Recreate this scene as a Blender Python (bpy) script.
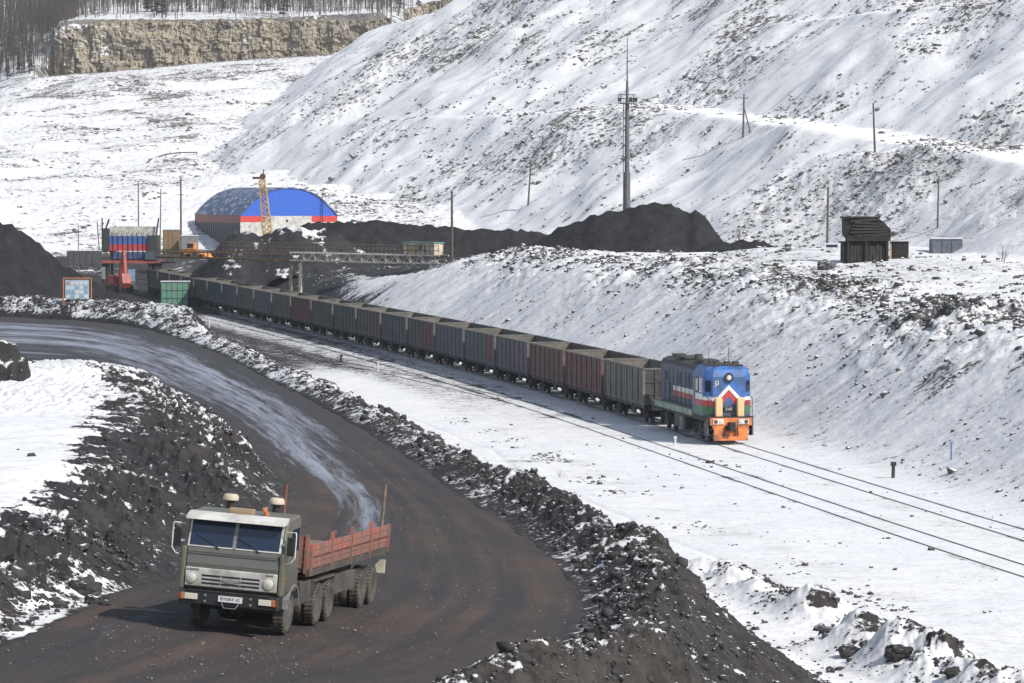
import bpy, bmesh, math, random
import numpy as np
from mathutils import Vector, Matrix
random.seed(7)
for _o in list(bpy.data.objects): bpy.data.objects.remove(_o)
SC = bpy.context.scene
COL = SC.collection
R = math.radians

# ------------------------------------------------------------ camera, world, sun, exposure
FPX = 3630.0; CZ = 15.3; TH = math.atan((341.5-191.0)/FPX)
cam = bpy.data.cameras.new('camera'); cam_o = bpy.data.objects.new('camera', cam); COL.objects.link(cam_o)
cam_o.location = (0, 0, CZ); cam_o.rotation_euler = (math.pi/2-TH, 0, 0)
cam.sensor_width = 36; cam.lens = FPX*36/1024; cam.clip_start = 1; cam.clip_end = 9000
SC.camera = cam_o
SUN = Vector((.585, -.485, .65)).normalized()
w = bpy.data.worlds.new('World'); SC.world = w; w.use_nodes = True
nt = w.node_tree; nt.nodes.clear()
sky = nt.nodes.new('ShaderNodeTexSky'); sky.sky_type = 'NISHITA'; sky.sun_disc = False
sky.sun_elevation = math.asin(SUN.z); sky.sun_rotation = math.atan2(SUN.x, SUN.y)
bg = nt.nodes.new('ShaderNodeBackground'); bg.inputs[1].default_value = .135
wo = nt.nodes.new('ShaderNodeOutputWorld')
hs = nt.nodes.new('ShaderNodeHueSaturation'); hs.inputs['Saturation'].default_value = .72
nt.links.new(sky.outputs[0], hs.inputs['Color']); nt.links.new(hs.outputs[0], bg.inputs[0]); nt.links.new(bg.outputs[0], wo.inputs[0])
sl = bpy.data.lights.new('sun', 'SUN'); sl.energy = 4.0; sl.angle = R(.6); sl.color = (1, .955, .88)
so = bpy.data.objects.new('sun', sl); COL.objects.link(so); so.location = (60, -40, 90)
so.rotation_euler = SUN.to_track_quat('Z', 'Y').to_euler()
SC.view_settings.view_transform = 'Standard'; SC.view_settings.look = 'None'
SC.view_settings.exposure = 0.15; SC.view_settings.gamma = 1
SC.render.engine = 'CYCLES'

# ------------------------------------------------------------ helpers
ct, st = math.cos(TH), math.sin(TH)
def P(px, py, Y):
    """world point seen at pixel px,py at forward distance Y"""
    u = (px-512)/FPX; v = (341.5-py)/FPX
    d = Vector((u, ct+v*st, -st+v*ct)); k = Y/d.y
    return Vector((d.x*k, Y, CZ+d.z*k))
def G(px, py, z):
    u = (px-512)/FPX; v = (341.5-py)/FPX
    d = Vector((u, ct+v*st, -st+v*ct)); k = (z-CZ)/d.z
    return Vector((d.x*k, d.y*k, z))
def XW(px, Y, z=5): return (px-512)/FPX*(Y*ct+(CZ-z)*st)
def sstep(a, b, x):
    t = np.clip((x-a)/(b-a), 0, 1); return t*t*(3-2*t)
_g = np.random.RandomState(3).rand(256)*2*np.pi
GX, GY = np.cos(_g), np.sin(_g)
def perlin(x, y, seed=0):
    xi = np.floor(x).astype(np.int64); yi = np.floor(y).astype(np.int64)
    xf = x-xi; yf = y-yi
    def gr(ix, iy, fx, fy):
        h = (ix*374761393+iy*668265263+seed*974634777) & 0xffffffff
        h = ((h ^ (h >> 13))*1274126177) & 0xffffffff
        h = (h ^ (h >> 16)) & 255
        return GX[h]*fx+GY[h]*fy
    u = xf*xf*xf*(xf*(xf*6-15)+10); v = yf*yf*yf*(yf*(yf*6-15)+10)
    a = gr(xi, yi, xf, yf); b = gr(xi+1, yi, xf-1, yf)
    c = gr(xi, yi+1, xf, yf-1); d = gr(xi+1, yi+1, xf-1, yf-1)
    return ((a+u*(b-a))+v*((c+u*(d-c))-(a+u*(b-a))))*1.5
def fbm(x, y, s, octs=4, seed=0, gain=.5):
    r = 0; a = 1; f = 1/s
    for k in range(octs):
        r = r+a*perlin(x*f+17.3*k, y*f-9.1*k, seed+k*7); a *= gain; f *= 2.03
    return r
def billow(x, y, s, octs=4, seed=0):
    r = 0; a = 1; f = 1/s
    for k in range(octs):
        r = r+a*(1-2.2*np.abs(perlin(x*f+7.7*k, y*f+3.1*k, seed+k*5))); a *= .5; f *= 2.07
    return r-.6

def tag(o, label=None, cat=None, group=None, kind=None):
    if label: o['label'] = label
    if cat: o['category'] = cat
    if group: o['group'] = group
    if kind: o['kind'] = kind
    return o
def empty(name, loc=(0, 0, 0), rz=0):
    o = bpy.data.objects.new(name, None); COL.objects.link(o); o.location = loc; o.rotation_euler = (0, 0, rz)
    o.empty_display_size = .5
    return o
def copy_tree(o, parent=None):
    c = o.copy(); COL.objects.link(c)
    c.parent = parent
    if parent: c.matrix_parent_inverse = o.matrix_parent_inverse.copy()
    for ch in list(o.children): copy_tree(ch, c)
    return c

# ------------------------------------------------------------ materials
MATS = {}
def nodes_mat(name):
    m = bpy.data.materials.new(name); m.use_nodes = True
    n = m.node_tree; b = n.nodes['Principled BSDF']; MATS[name] = m
    return m, n, b
def mat(name, col, rough=.6, metal=0, var=.25, scale=3, dirt=None, dirt_amt=.4, bump=0, spec=.5, dscale=1.2, mud=None, streak=0):
    """painted or raw surface with mottled tone and dirt blotches, in object space"""
    if name in MATS: return MATS[name]
    m, n, b = nodes_mat(name); N = n.nodes; L = n.links
    tc = N.new('ShaderNodeTexCoord')
    a = N.new('ShaderNodeTexNoise'); a.inputs['Scale'].default_value = scale; a.inputs['Detail'].default_value = 6
    oi = N.new('ShaderNodeObjectInfo'); ml = N.new('ShaderNodeMath'); ml.operation = 'MULTIPLY'; ml.inputs[1].default_value = 60; L.new(oi.outputs['Random'], ml.inputs[0])
    va = N.new('ShaderNodeVectorMath'); va.operation = 'ADD'; L.new(tc.outputs['Object'], va.inputs[0]); L.new(ml.outputs[0], va.inputs[1])
    L.new(va.outputs[0], a.inputs['Vector'])
    mr = N.new('ShaderNodeMapRange'); mr.inputs[1].default_value = .3; mr.inputs[2].default_value = .7
    mr.inputs[3].default_value = 1-var; mr.inputs[4].default_value = 1+var
    L.new(a.outputs['Fac'], mr.inputs[0])
    mx = N.new('ShaderNodeMix'); mx.data_type = 'RGBA'; mx.blend_type = 'MULTIPLY'; mx.inputs[0].default_value = 1
    mx.inputs[6].default_value = (*col, 1); L.new(mr.outputs[0], mx.inputs[7])
    out = mx.outputs[2]
    if dirt:
        d = N.new('ShaderNodeTexNoise'); d.inputs['Scale'].default_value = dscale; d.inputs['Detail'].default_value = 8
        d.inputs['Roughness'].default_value = .65
        L.new(va.outputs[0], d.inputs['Vector'])
        dr = N.new('ShaderNodeMapRange'); dr.inputs[1].default_value = .62-dirt_amt*.35; dr.inputs[2].default_value = .8-dirt_amt*.3
        L.new(d.outputs['Fac'], dr.inputs[0])
        m2 = N.new('ShaderNodeMix'); m2.data_type = 'RGBA'; L.new(dr.outputs[0], m2.inputs[0])
        L.new(out, m2.inputs[6]); m2.inputs[7].default_value = (*dirt, 1); out = m2.outputs[2]
    if streak:
        mp = N.new('ShaderNodeMapping'); mp.inputs['Scale'].default_value = (3.2, 3.2, .35); L.new(va.outputs[0], mp.inputs[0])
        s_ = N.new('ShaderNodeTexNoise'); s_.inputs['Scale'].default_value = 1.6; s_.inputs['Detail'].default_value = 6; L.new(mp.outputs[0], s_.inputs['Vector'])
        sr = N.new('ShaderNodeMapRange'); sr.inputs[1].default_value = .48; sr.inputs[2].default_value = .68; sr.inputs[4].default_value = streak; L.new(s_.outputs['Fac'], sr.inputs[0])
        m4 = N.new('ShaderNodeMix'); m4.data_type = 'RGBA'; L.new(sr.outputs[0], m4.inputs[0]); L.new(out, m4.inputs[6]); m4.inputs[7].default_value = (.17, .155, .14, 1); out = m4.outputs[2]
    if mud:
        sz = N.new('ShaderNodeSeparateXYZ'); L.new(tc.outputs['Object'], sz.inputs[0])
        n5 = N.new('ShaderNodeTexNoise'); n5.inputs['Scale'].default_value = 2.2; n5.inputs['Detail'].default_value = 8; n5.inputs['Roughness'].default_value = .7; L.new(tc.outputs['Object'], n5.inputs['Vector'])
        m5 = N.new('ShaderNodeMapRange'); m5.inputs[1].default_value = mud[1]; m5.inputs[2].default_value = mud[0]; m5.inputs[3].default_value = -.35; m5.inputs[4].default_value = .55; L.new(sz.outputs['Z'], m5.inputs[0])
        a5 = N.new('ShaderNodeMath'); a5.operation = 'ADD'; L.new(m5.outputs[0], a5.inputs[0]); L.new(n5.outputs['Fac'], a5.inputs[1])
        r5 = N.new('ShaderNodeMapRange'); r5.inputs[1].default_value = .35; r5.inputs[2].default_value = .95; r5.inputs[4].default_value = .85; L.new(a5.outputs[0], r5.inputs[0])
        m6 = N.new('ShaderNodeMix'); m6.data_type = 'RGBA'; L.new(r5.outputs[0], m6.inputs[0]); L.new(out, m6.inputs[6]); m6.inputs[7].default_value = (.085, .075, .065, 1); out = m6.outputs[2]
    L.new(out, b.inputs['Base Color'])
    b.inputs['Roughness'].default_value = rough; b.inputs['Metallic'].default_value = metal
    b.inputs['Specular IOR Level'].default_value = spec
    if bump:
        bp = N.new('ShaderNodeBump'); bp.inputs['Strength'].default_value = .6; bp.inputs['Distance'].default_value = bump
        L.new(a.outputs['Fac'], bp.inputs['Height']); L.new(bp.outputs[0], b.inputs['Normal'])
    return m

def ground_mat(name, fine, fall=None, dusty=.45, brown=(.050, .042, .037), coal=(.027, .027, .029), rock=(.20, .185, .165)):
    """mask.r = snow cover, mask.g = pale rock share, mask.b = brown soil share; fine = grain size in metres"""
    m, n, b = nodes_mat(name); N = n.nodes; L = n.links
    at = N.new('ShaderNodeAttribute'); at.attribute_name = 'mask'
    sp = N.new('ShaderNodeSeparateColor'); L.new(at.outputs['Color'], sp.inputs[0])
    geo = N.new('ShaderNodeNewGeometry')
    def noise(scale, detail=5, rough=.6, mapping=None):
        t = N.new('ShaderNodeTexNoise'); t.inputs['Scale'].default_value = scale; t.inputs['Detail'].default_value = detail
        t.inputs['Roughness'].default_value = rough
        if mapping:
            mp = N.new('ShaderNodeMapping'); mp.vector_type = 'TEXTURE'
            mp.inputs['Rotation'].default_value = mapping[0]; mp.inputs['Scale'].default_value = mapping[1]
            L.new(geo.outputs['Position'], mp.inputs['Vector']); L.new(mp.outputs[0], t.inputs['Vector'])
        else: L.new(geo.outputs['Position'], t.inputs['Vector'])
        return t.outputs['Fac']
    def math_(op, x, y=None, z=None):
        q = N.new('ShaderNodeMath'); q.operation = op
        for i, v in enumerate((x, y, z)):
            if v is None: continue
            if isinstance(v, (int, float)): q.inputs[i].default_value = v
            else: L.new(v, q.inputs[i])
        return q.outputs[0]
    n1 = noise(1/fine, 5, .65)
    n2 = noise(.22/fine, 4, .6)
    base = math_('ADD', math_('MULTIPLY', math_('SUBTRACT', n1, .5), 1.9), math_('MULTIPLY', math_('SUBTRACT', n2, .5), 1.1))
    if fall:
        n3 = noise(1/(fine*.8), 4, .6, mapping=((0, 0, fall), (16, 1, 16)))
        base = math_('ADD', base, math_('MULTIPLY', math_('SUBTRACT', n3, .5), 1.3))
    # snow fades off steep little faces
    sx = N.new('ShaderNodeSeparateXYZ'); L.new(geo.outputs['Normal'], sx.inputs[0])
    slope = math_('MULTIPLY', math_('SUBTRACT', sx.outputs['Z'], .86), .9)
    v = math_('ADD', math_('ADD', sp.outputs[0], base), math_('MULTIPLY', slope, math_('SUBTRACT', 1.25, sp.outputs[0])))
    ramp = N.new('ShaderNodeMapRange'); ramp.inputs[1].default_value = .44; ramp.inputs[2].default_value = .56
    L.new(v, ramp.inputs[0])
    # bare colour
    def mixc(f, a, c):
        q = N.new('ShaderNodeMix'); q.data_type = 'RGBA'
        if isinstance(f, float): q.inputs[0].default_value = f
        else: L.new(f, q.inputs[0])
        for s, vv in ((6, a), (7, c)):
            if isinstance(vv, tuple): q.inputs[s].default_value = (*vv, 1)
            else: L.new(vv, q.inputs[s])
        return q.outputs[2]
    n4 = noise(.5/fine, 6, .7)
    tone = N.new('ShaderNodeMapRange'); tone.inputs[1].default_value = .35; tone.inputs[2].default_value = .65
    tone.inputs[3].default_value = .62; tone.inputs[4].default_value = 1.45; L.new(n4, tone.inputs[0])
    bare = mixc(sp.outputs[2], coal, brown); bare = mixc(sp.outputs[1], bare, rock)
    tm = N.new('ShaderNodeMix'); tm.data_type = 'RGBA'; tm.blend_type = 'MULTIPLY'; tm.inputs[0].default_value = 1
    L.new(bare, tm.inputs[6]); L.new(tone.outputs[0], tm.inputs[7])
    sn = mixc(noise(.05/fine, 4, .5), (.74, .745, .76), (.80, .80, .805))
    # grey dust lying in the snow
    dust = N.new('ShaderNodeMapRange'); dust.inputs[1].default_value = .5; dust.inputs[2].default_value = 1.15
    dust.inputs[3].default_value = dusty; dust.inputs[4].default_value = 0.0
    L.new(v, dust.inputs[0]); sn = mixc(dust.outputs[0], sn, (.30, .295, .29))
    col = mixc(ramp.outputs[0], tm.outputs[2], sn)
    L.new(col, b.inputs['Base Color']); b.inputs['Roughness'].default_value = .85; b.inputs['Specular IOR Level'].default_value = .25
    bp = N.new('ShaderNodeBump'); bp.inputs['Strength'].default_value = .7; bp.inputs['Distance'].default_value = fine*.35
    L.new(math_('MULTIPLY', math_('ADD', n1, math_('MULTIPLY', n4, .6)), math_('SUBTRACT', 1.0, math_('MULTIPLY', ramp.outputs[0], .72))), bp.inputs['Height']); L.new(bp.outputs[0], b.inputs['Normal'])
    return m

# ------------------------------------------------------------ railway alignment
XB = [645, 602, 562, 524.3, 486.5, 454.5, 427.6, 400, 374, 351, 328.3, 307.2, 288, 269, 252, 235.6, 220.5, 206, 190.8, 178, 166, 155, 145, 136]
Y = FPX/15.2; CH = [(XW(645, Y, 3.7), Y)]
for px in XB[1:]:
    lo, hi = CH[-1][1], CH[-1][1]+13.92
    for _ in range(40):
        m_ = (lo+hi)/2
        if math.hypot(XW(px, m_, 3.7)-CH[-1][0], m_-CH[-1][1]) < 13.92: lo = m_
        else: hi = m_
    CH.append((XW(px, m_, 3.7), m_))
# smooth curve X(Y) through near track, locomotive and wagons (shifted to the track centre)
_ys = np.array([c[1] for c in CH]); _xs = np.array([c[0] for c in CH])
_pf = np.polyfit(_ys, _xs, 4)
_dd = np.polyder(_pf)
cx = _xs*0+np.polyval(_pf, _ys); sl_ = np.polyval(_dd, _ys)
cy = _ys+1.57*(-sl_)/np.sqrt(1+sl_**2)*0; cx = cx+1.57
front = [G(1190, 579, .2), G(1024, 531, .2), G(850, 479.5, .2), G(735, 447, .2)]
TY = np.concatenate([[20, 80]*0, [f.y for f in front], cy]) if False else np.array([f.y for f in front]+list(cy))
TX = np.array([f.x for f in front]+list(cx))
_pt = np.polyfit(TY, TX, 5); _ptd = np.polyder(_pt)
YLO, YHI = TY.min(), TY.max()
def xt(y):
    y = np.asarray(y, float); yc = np.clip(y, YLO, YHI)
    return np.polyval(_pt, yc)+np.polyval(_ptd, yc)*(y-yc)
def xts(y):
    return np.polyval(_ptd, np.clip(np.asarray(y, float), YLO, YHI))
def erail(X, Y):
    s = xts(Y); return (X-xt(Y))/np.sqrt(1+s*s)

# ------------------------------------------------------------ haul road: outer edge, inner edge, height, cross fall
RD = [((-6.0, 45, 5.9), (-20, 52, 6.3), 5.9, .03), ((-4.3, 62), (-15, 66), 5.4, .05)]
for o_, i_, z_, b_ in [((400, 683), (0, 660), 4.95, .07), ((500, 660), (60, 635), 4.8, .075), ((562, 625), (120, 608), 4.55, .075),
                   ((580, 590), (180, 588), 4.25, .07), ((550, 545), (235, 545), 3.95, .06), ((470, 495), (290, 503), 3.7, .04),
                   ((400, 450), (262, 462), 3.5, .02), ((330, 410), (228, 428), 3.5, .0), ((260, 375), (165, 392), 3.7, 0),
                   ((200, 347), (98, 366), 4.0, 0), ((120, 327), (50, 357), 4.2, 0), ((0, 318), (-20, 352), 4.4, 0),
                   ((-150, 316), (-150, 346), 4.6, 0), ((-400, 314), (-380, 345), 4.8, 0)]:
    RD.append((G(*o_, z_), G(*i_, z_), z_, b_))
def catmull(pts, n=10):
    pts = [np.array(p, float) for p in pts]; pts = [2*pts[0]-pts[1]]+pts+[2*pts[-1]-pts[-2]]; out = []
    for i in range(1, len(pts)-2):
        p0, p1, p2, p3 = pts[i-1:i+3]
        for k in range(n):
            t = k/n
            out.append(.5*((2*p1)+(-p0+p2)*t+(2*p0-5*p1+4*p2-p3)*t*t+(-p0+3*p1-3*p2+p3)*t**3))
    out.append(pts[-2]); return np.array(out)
rows = [(r[0][0], r[0][1], r[1][0], r[1][1], r[2], r[3]) for r in RD]
RC = catmull(rows, 5)      # ox, oy, ix, iy, z, bank
RCx = (RC[:, 0]+RC[:, 2])/2; RCy = (RC[:, 1]+RC[:, 3])/2
RW = np.hypot(RC[:, 0]-RC[:, 2], RC[:, 1]-RC[:, 3])/2
_sx = RC[:, 0]-RC[:, 2]; _sy = RC[:, 1]-RC[:, 3]
_tx = np.gradient(RCx); _ty = np.gradient(RCy); _tn = np.hypot(_tx, _ty); _tx /= _tn; _ty /= _tn
RWp = np.abs(_sx*_ty-_sy*_tx)/2     # half width square to the road
def _poly(px_, py_, X, Y):
    best = np.full(X.shape, 1e9); cr_ = np.zeros_like(best); kk = np.zeros_like(best); s = 0.0
    for k in range(len(px_)-1):
        ax, ay, bx, by = px_[k], py_[k], px_[k+1], py_[k+1]; L_ = math.hypot(bx-ax, by-ay)
        t = np.clip(((X-ax)*(bx-ax)+(Y-ay)*(by-ay))/(L_*L_), 0, 1)
        d = np.hypot(X-ax-t*(bx-ax), Y-ay-t*(by-ay)); m = d < best
        best[m] = d[m]; cr_[m] = ((bx-ax)*(Y[m]-ay)-(by-ay)*(X[m]-ax))/L_; kk[m] = k+t[m]
    return best, cr_, kk
def road(X, Y):
    """signed distance beyond the road edge, side (+1 outer), road height, length along"""
    sh = X.shape; X = X.ravel(); Y = Y.ravel()
    dO, cO, _ = _poly(RC[:, 0], RC[:, 1], X, Y); dI, cI, _ = _poly(RC[:, 2], RC[:, 3], X, Y); dC, cC, kC = _poly(RCx, RCy, X, Y)
    out = (cO < 0) & ((cI < 0) | (dO < dI)); inn = (cI > 0) & ~out
    d_e = np.where(out, dO, np.where(inn, dI, -np.minimum(dO, dI)))
    side = np.where(out, 1, np.where(inn, -1, np.where(dO < dI, 1, -1)))
    ki = np.arange(len(RCx)); bank = np.interp(kC, ki, RC[:, 5]); hw = np.interp(kC, ki, RWp)
    z = np.interp(kC, ki, RC[:, 4])-bank*np.clip(-np.sign(cC)*np.minimum(dC, hw+.5), -8, 8)
    al = np.interp(kC, ki, np.concatenate([[0], np.cumsum(np.hypot(np.diff(RCx), np.diff(RCy)))]))
    return d_e.reshape(sh), side.reshape(sh), z.reshape(sh), al.reshape(sh)

# ------------------------------------------------------------ terrain
PB = sorted([G(x, y, 6.7) for x, y in ((-40, 545), (0, 515), (40, 492), (66, 478), (84, 450), (97, 415), (103, 385), (100, 366))], key=lambda v: v.y)
PBX = [v.x for v in PB]; PBY = [v.y for v in PB]
U2 = (.91, .41)
def terrain(X, Y, full=True):
    """height and mask (snow, rock, brown) at world X, Y"""
    X = np.asarray(X, float); Y = np.asarray(Y, float)
    shp = X.shape; X = X.ravel(); Y = Y.ravel()
    n = X.size; z = np.zeros(n); S = np.ones(n); K = np.zeros(n); B = np.zeros(n)
    e = erail(X, Y)
    near = Y < 560
    # --- railway flat
    z += .12*fbm(X, Y, 9, 3, 1)*sstep(3, 9, np.abs(e+2.5))
    S += -.02
    for ee in (-15.5, -17.3, -20.5, -22.2):
        z -= .05*np.exp(-((e-ee-1.2*fbm(Y, Y*0+(ee < -19)*5., 40, 2, 99))/.22)**2)*(Y < 260)
    # --- cutting slope right of the train and the terrace above
    zt = 6.5+2.15*sstep(-30, 4, X)-1.25*sstep(305, 255, Y)*sstep(0, 18, X)
    zt = zt-1.0*sstep(-40, -75, X)-2.0*sstep(385, 440, Y)
    foot = 4.2+1.2*fbm(X, Y, 30, 2, 5)
    emb = .64*(e-foot)
    h = np.minimum(np.maximum(emb, 0), zt)
    # soften top and toe
    k = 1.1
    hh = zt-k*np.logaddexp(0, (zt-np.maximum(emb, -30))/k)
    hh = k*.6*np.logaddexp(0, hh/(k*.6))
    z += np.where(e > 0, hh, 0)
    on = sstep(.2, .9, hh/np.maximum(zt, 1))
    z += np.clip(.07*(e-foot-zt/.64), 0, 1.2)*sstep(14, 24, X)*(e > 3)*sstep(380, 340, Y)
    # fall-line gullies and texture on the slope
    uu = X*.2-Y*.98
    z += np.where(e > 0, .16*fbm(X*.0+uu*.8, e*.12+uu*.25, 3.5, 3, 11)*sstep(.4, 2, hh)*(1-sstep(.93, 1, hh/zt)), 0)
    z += .025*billow(X, Y, 1.3, 3, 12)*sstep(3, 6, e)*(Y < 560)
    # rubble crest along the top of the cutting
    ec = e-foot-zt/.64
    crest = np.exp(-((ec-2)/5.5)**2)
    rub = crest*sstep(-24, 0, X)*(.30+.6*sstep(-.3, .5, fbm(X, Y, 24, 2, 21)))
    z += rub*(.5+.75*billow(X, Y, 3.2, 4, 22))
    S -= rub*.42
    S -= .16*sstep(-.1, .5, fbm(uu, e*.12+uu*.3, 1.1, 3, 27))*sstep(3, 6, e)*(1-sstep(.97, 1, hh/np.maximum(zt, 1)))
    S -= .28*sstep(2, 8, e)*sstep(-.1, .6, fbm(X, Y, 8, 3, 24))*sstep(300, 200, Y)*sstep(.1, .5, on)
    S -= sstep(3, 5, e)*(1-on)*.06
    terr = sstep(0, 4, ec)*(Y < 900)
    z += terr*.35*fbm(X, Y, 12, 4, 31)
    S -= terr*(.30*sstep(-.3, .4, fbm(X, Y, 14, 4, 32)))*sstep(-10, 20, X)
    # coal ground on the terrace and the cutting side at the left
    cg = sstep(-14, -24, X+.04*(Y-430)+3*fbm(X, Y, 10, 3, 41))*sstep(5, 8, e)*sstep(345, 380, Y)*(Y < 640)
    cg = np.maximum(cg, sstep(12, 4, X-.12*(Y-430)*0+2*fbm(X, Y, 9, 3, 43))*sstep(395, 415, Y+2*X*0)*sstep(640, 600, Y)*(e > 14)*sstep(.7, .98, h/np.maximum(zt, 1)))
    S -= cg*(.95-.25*sstep(0, .6, fbm(X, Y, 7, 4, 42)))
    # --- left of the track: yard level rises towards the coal yard
    yard = sstep(-18, -30, e)*sstep(268, 315, Y)*sstep(620, 520, Y)
    z += yard*3.2
    S -= .9*sstep(-6+9*sstep(430, 470, Y), -14+9*sstep(430, 470, Y), e)*sstep(290, 330, Y)*sstep(700, 640, Y)
    # dirty stony snow around the sidings further back
    S -= .46*sstep(3.5, .5, np.abs(e+6.0)-2.6)*sstep(215, 290, Y)*(Y < 600)
    S -= .34*np.exp(-((e+2.0)/1.8)**2)*sstep(300, 380, Y)*(Y < 600)
    for o_ in (0, -4.9):
        S -= .5*np.exp(-((np.abs(e-o_)-.85)/.22)**2)*sstep(-.15, .5, fbm(X, Y, 5, 3, 48))*(Y < 420)
    _d = G(535, 460, .3); S -= .62*np.exp(-((X-_d.x)/2.6)**2-((Y-_d.y)/6)**2)*sstep(-.3, .3, fbm(X, Y, 3, 3, 50))
    # cable trench of dark stones beside the near siding, plus sparse tufts
    S -= .30*sstep(-.2, .4, fbm(X, Y, 5, 2, 49))*np.exp(-((e+12.5-.01*(Y-150)+1.1*fbm(X, Y, 12, 2, 44))/.9)**2)*(Y < 260)
    S -= .27*np.exp(-((e+1.6)/.8)**2)*sstep(.0, .5, fbm(X, Y, 6, 2, 45))*(Y < 240)
    S -= .18*np.exp(-((e-4.2)/1.0)**2)*sstep(-.2, .4, fbm(X, Y, 7, 2, 46))*(Y < 260)
    S -= .26*np.exp(-((e+4.95)/2.2)**2)*sstep(.1, .6, fbm(X, Y, 9, 3, 47))*sstep(120, 200, Y)*(Y < 400)
    # --- haul road, its banks and berms
    mR = Y < 420
    d, side, zr, al = road(X[mR], Y[mR])
    Xr, Yr = X[mR], Y[mR]
    zz = z[mR]; SS = S[mR]; BB = B[mR]
    lump = billow(Xr, Yr, .9, 5, 51); lump2 = billow(Xr, Yr, 2.6, 5, 52); big = fbm(Xr, Yr, 9, 3, 53)
    # outside: berm then tip slope to the flat
    far = sstep(170, 230, Yr)
    mid = sstep(125, 165, Yr); fb = sstep(272, 296, Yr); bw = 2.4-1.1*mid+2.2*fb+.5*big; bh = .75-.45*mid+1.2*fb+(.30-.18*mid)*big
    berm = bh*np.exp(-((d-bw)/(1.25+1.6*fb))**2)
    drop = -(.44+.20*sstep(128, 105, Yr)*sstep(60, 78, Yr)+.36*np.exp(-((Yr-124)/13)**2)+.22*mid)*np.maximum(d-bw-.5, 0)
    zo = zr+.1*np.minimum(np.maximum(d, 0), .5)+berm+drop
    rgh = sstep(.3, 1.4, d)
    zo = zo+rgh*(.16*lump+.20*lump2*(1-.5*mid))*(1-.55*sstep(3.2, 6, d))
    flat_ = zz
    kk = .35; zo2 = kk*np.logaddexp(zo/kk, flat_/kk)
    # inside: bank climbing to the snowy plateau
    zp = 6.7+.25*0+.25*fbm(Xr, Yr, 16, 2, 55)-1.6*sstep(-8.5, -5, Xr)*sstep(90, 130, Yr)
    zp = np.minimum(zp, 15.15-.0475*Yr)
    nb = sstep(.2, 1.6, d)
    foot_i = 1.2*sstep(98, 84, Yr)
    bank = zr+.52*np.maximum(d-foot_i, 0)*(1+.35*big)+nb*(.18*lump+.42*lump2)*sstep(0, 1.5, d-foot_i)*(1-.7*sstep(150, 180, Yr))
    kp = .3
    zi = -kp*np.logaddexp(-bank/kp, -zp/kp)
    bermi = .3*np.exp(-((d-1.4)/.8)**2)*sstep(125, 150, Yr)
    zi = zi+bermi+nb*.15*lump*sstep(135, 150, Yr)
    onp = sstep(-.5, .15, bank-zp-.1)
    zi = np.where(onp > .5, zi-(onp-.5)*2*0, zi)
    zi = zi+.05*fbm(Xr, Yr, 3, 3, 56)*onp
    side_o = side > 0
    inroad = d < .0
    znew = np.where(side_o, zo2, zi)
    wr = sstep(-.4, .35, d)
    znew = zr*(1-wr)+znew*wr-.24*(1-sstep(-.45, -.05, d))
    zz = znew
    # snow share
    n_ = fbm(Xr, Yr, 2.2, 4, 61)
    s_o = .20+.22*n_+.14*lump2*.5
    s_o = s_o-.14*sstep(2.8, 4.5, d)
    s_o = s_o+.26*sstep(160, 230, Yr)+.22*sstep(0.1, .6, big)*sstep(4, 2, d)
    toflat = sstep(.9, .12, zo-flat_)
    edge = sstep(.75, .0, (zo-flat_)+.35*n_)
    s_o = s_o*(1-edge)+SS*edge
    s_i = .17+.30*n_+.10*big+.12*sstep(.2, .7, fbm(Xr, Yr, 5, 3, 62))
    s_i = s_i+.22*sstep(130, 165, Yr)
    s_p = 1.02+.12*fbm(Xr, Yr, 6, 3, 63)
    pe = sstep(-.5, .5, (np.interp(Yr, PBY, PBX)-Xr)*.8+.9*n_)*sstep(-.6, 0, bank-zp)
    s_i = s_i*(1-pe)+s_p*pe
    lowsnow = sstep(1.9, .9, d)*sstep(100, 88, Yr)
    s_i = s_i+(.62+.5*n_)*lowsnow*sstep(-.1, .2, d)
    wr2 = sstep(-.2, .3, d)
    SS = np.where(side_o, s_o, s_i)*wr2+(0.0)*(1-wr2)
    BB = np.where(side_o, .45+.5*big, .25+.5*big)*(1-.5*far); BB = np.clip(BB, 0, 1)
    z[mR] = zz; S[mR] = SS; B[mR] = BB
    # --- low snowy spoil ridge between road and rails at the right
    for (x1, y1, x2, y2, wd, hg, sd) in RIDGES:
        L_ = math.hypot(x2-x1, y2-y1); t = np.clip(((X-x1)*(x2-x1)+(Y-y1)*(y2-y1))/L_**2, 0, 1)
        dd = np.hypot(X-x1-t*(x2-x1), Y-y1-t*(y2-y1))
        sgn = ((x2-x1)*(Y-y1)-(y2-y1)*(X-x1))/L_
        loc = dd < wd*2.2
        bump_ = np.exp(-(dd/wd)**2)*hg*np.clip(.75+.6*fbm(X, Y, 3, 2, sd), .3, 1.5)*sstep(0, .12, t)*sstep(1, .9, t)
        m = loc
        z[m] += bump_[m]+.13*(billow(X[m], Y[m], .8, 4, sd+3)+.3)*np.exp(-(dd[m]/wd)**2)
        dk = np.exp(-((dd)/(wd*.8))**2)*sstep(-.1, .5, np.where(sd == 101, -1, 1)*0-sgn*.0+1.3*fbm(X, Y, 1.7, 3, sd+1)+.9*(X-x1-t*(x2-x1))/wd)
        S[m] -= .62*dk[m]; B[m] += .15*dk[m]
    # --- right hand snowy mound on the terrace
    mo = np.maximum(0, 10.5-.55*np.hypot((X-58.5)*.95, (Y-318)*.75)); z += mo*(Y > 250)
    S -= .25*sstep(0, 2, mo)*sstep(0, .5, fbm(X, Y, 6, 3, 70))
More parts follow.
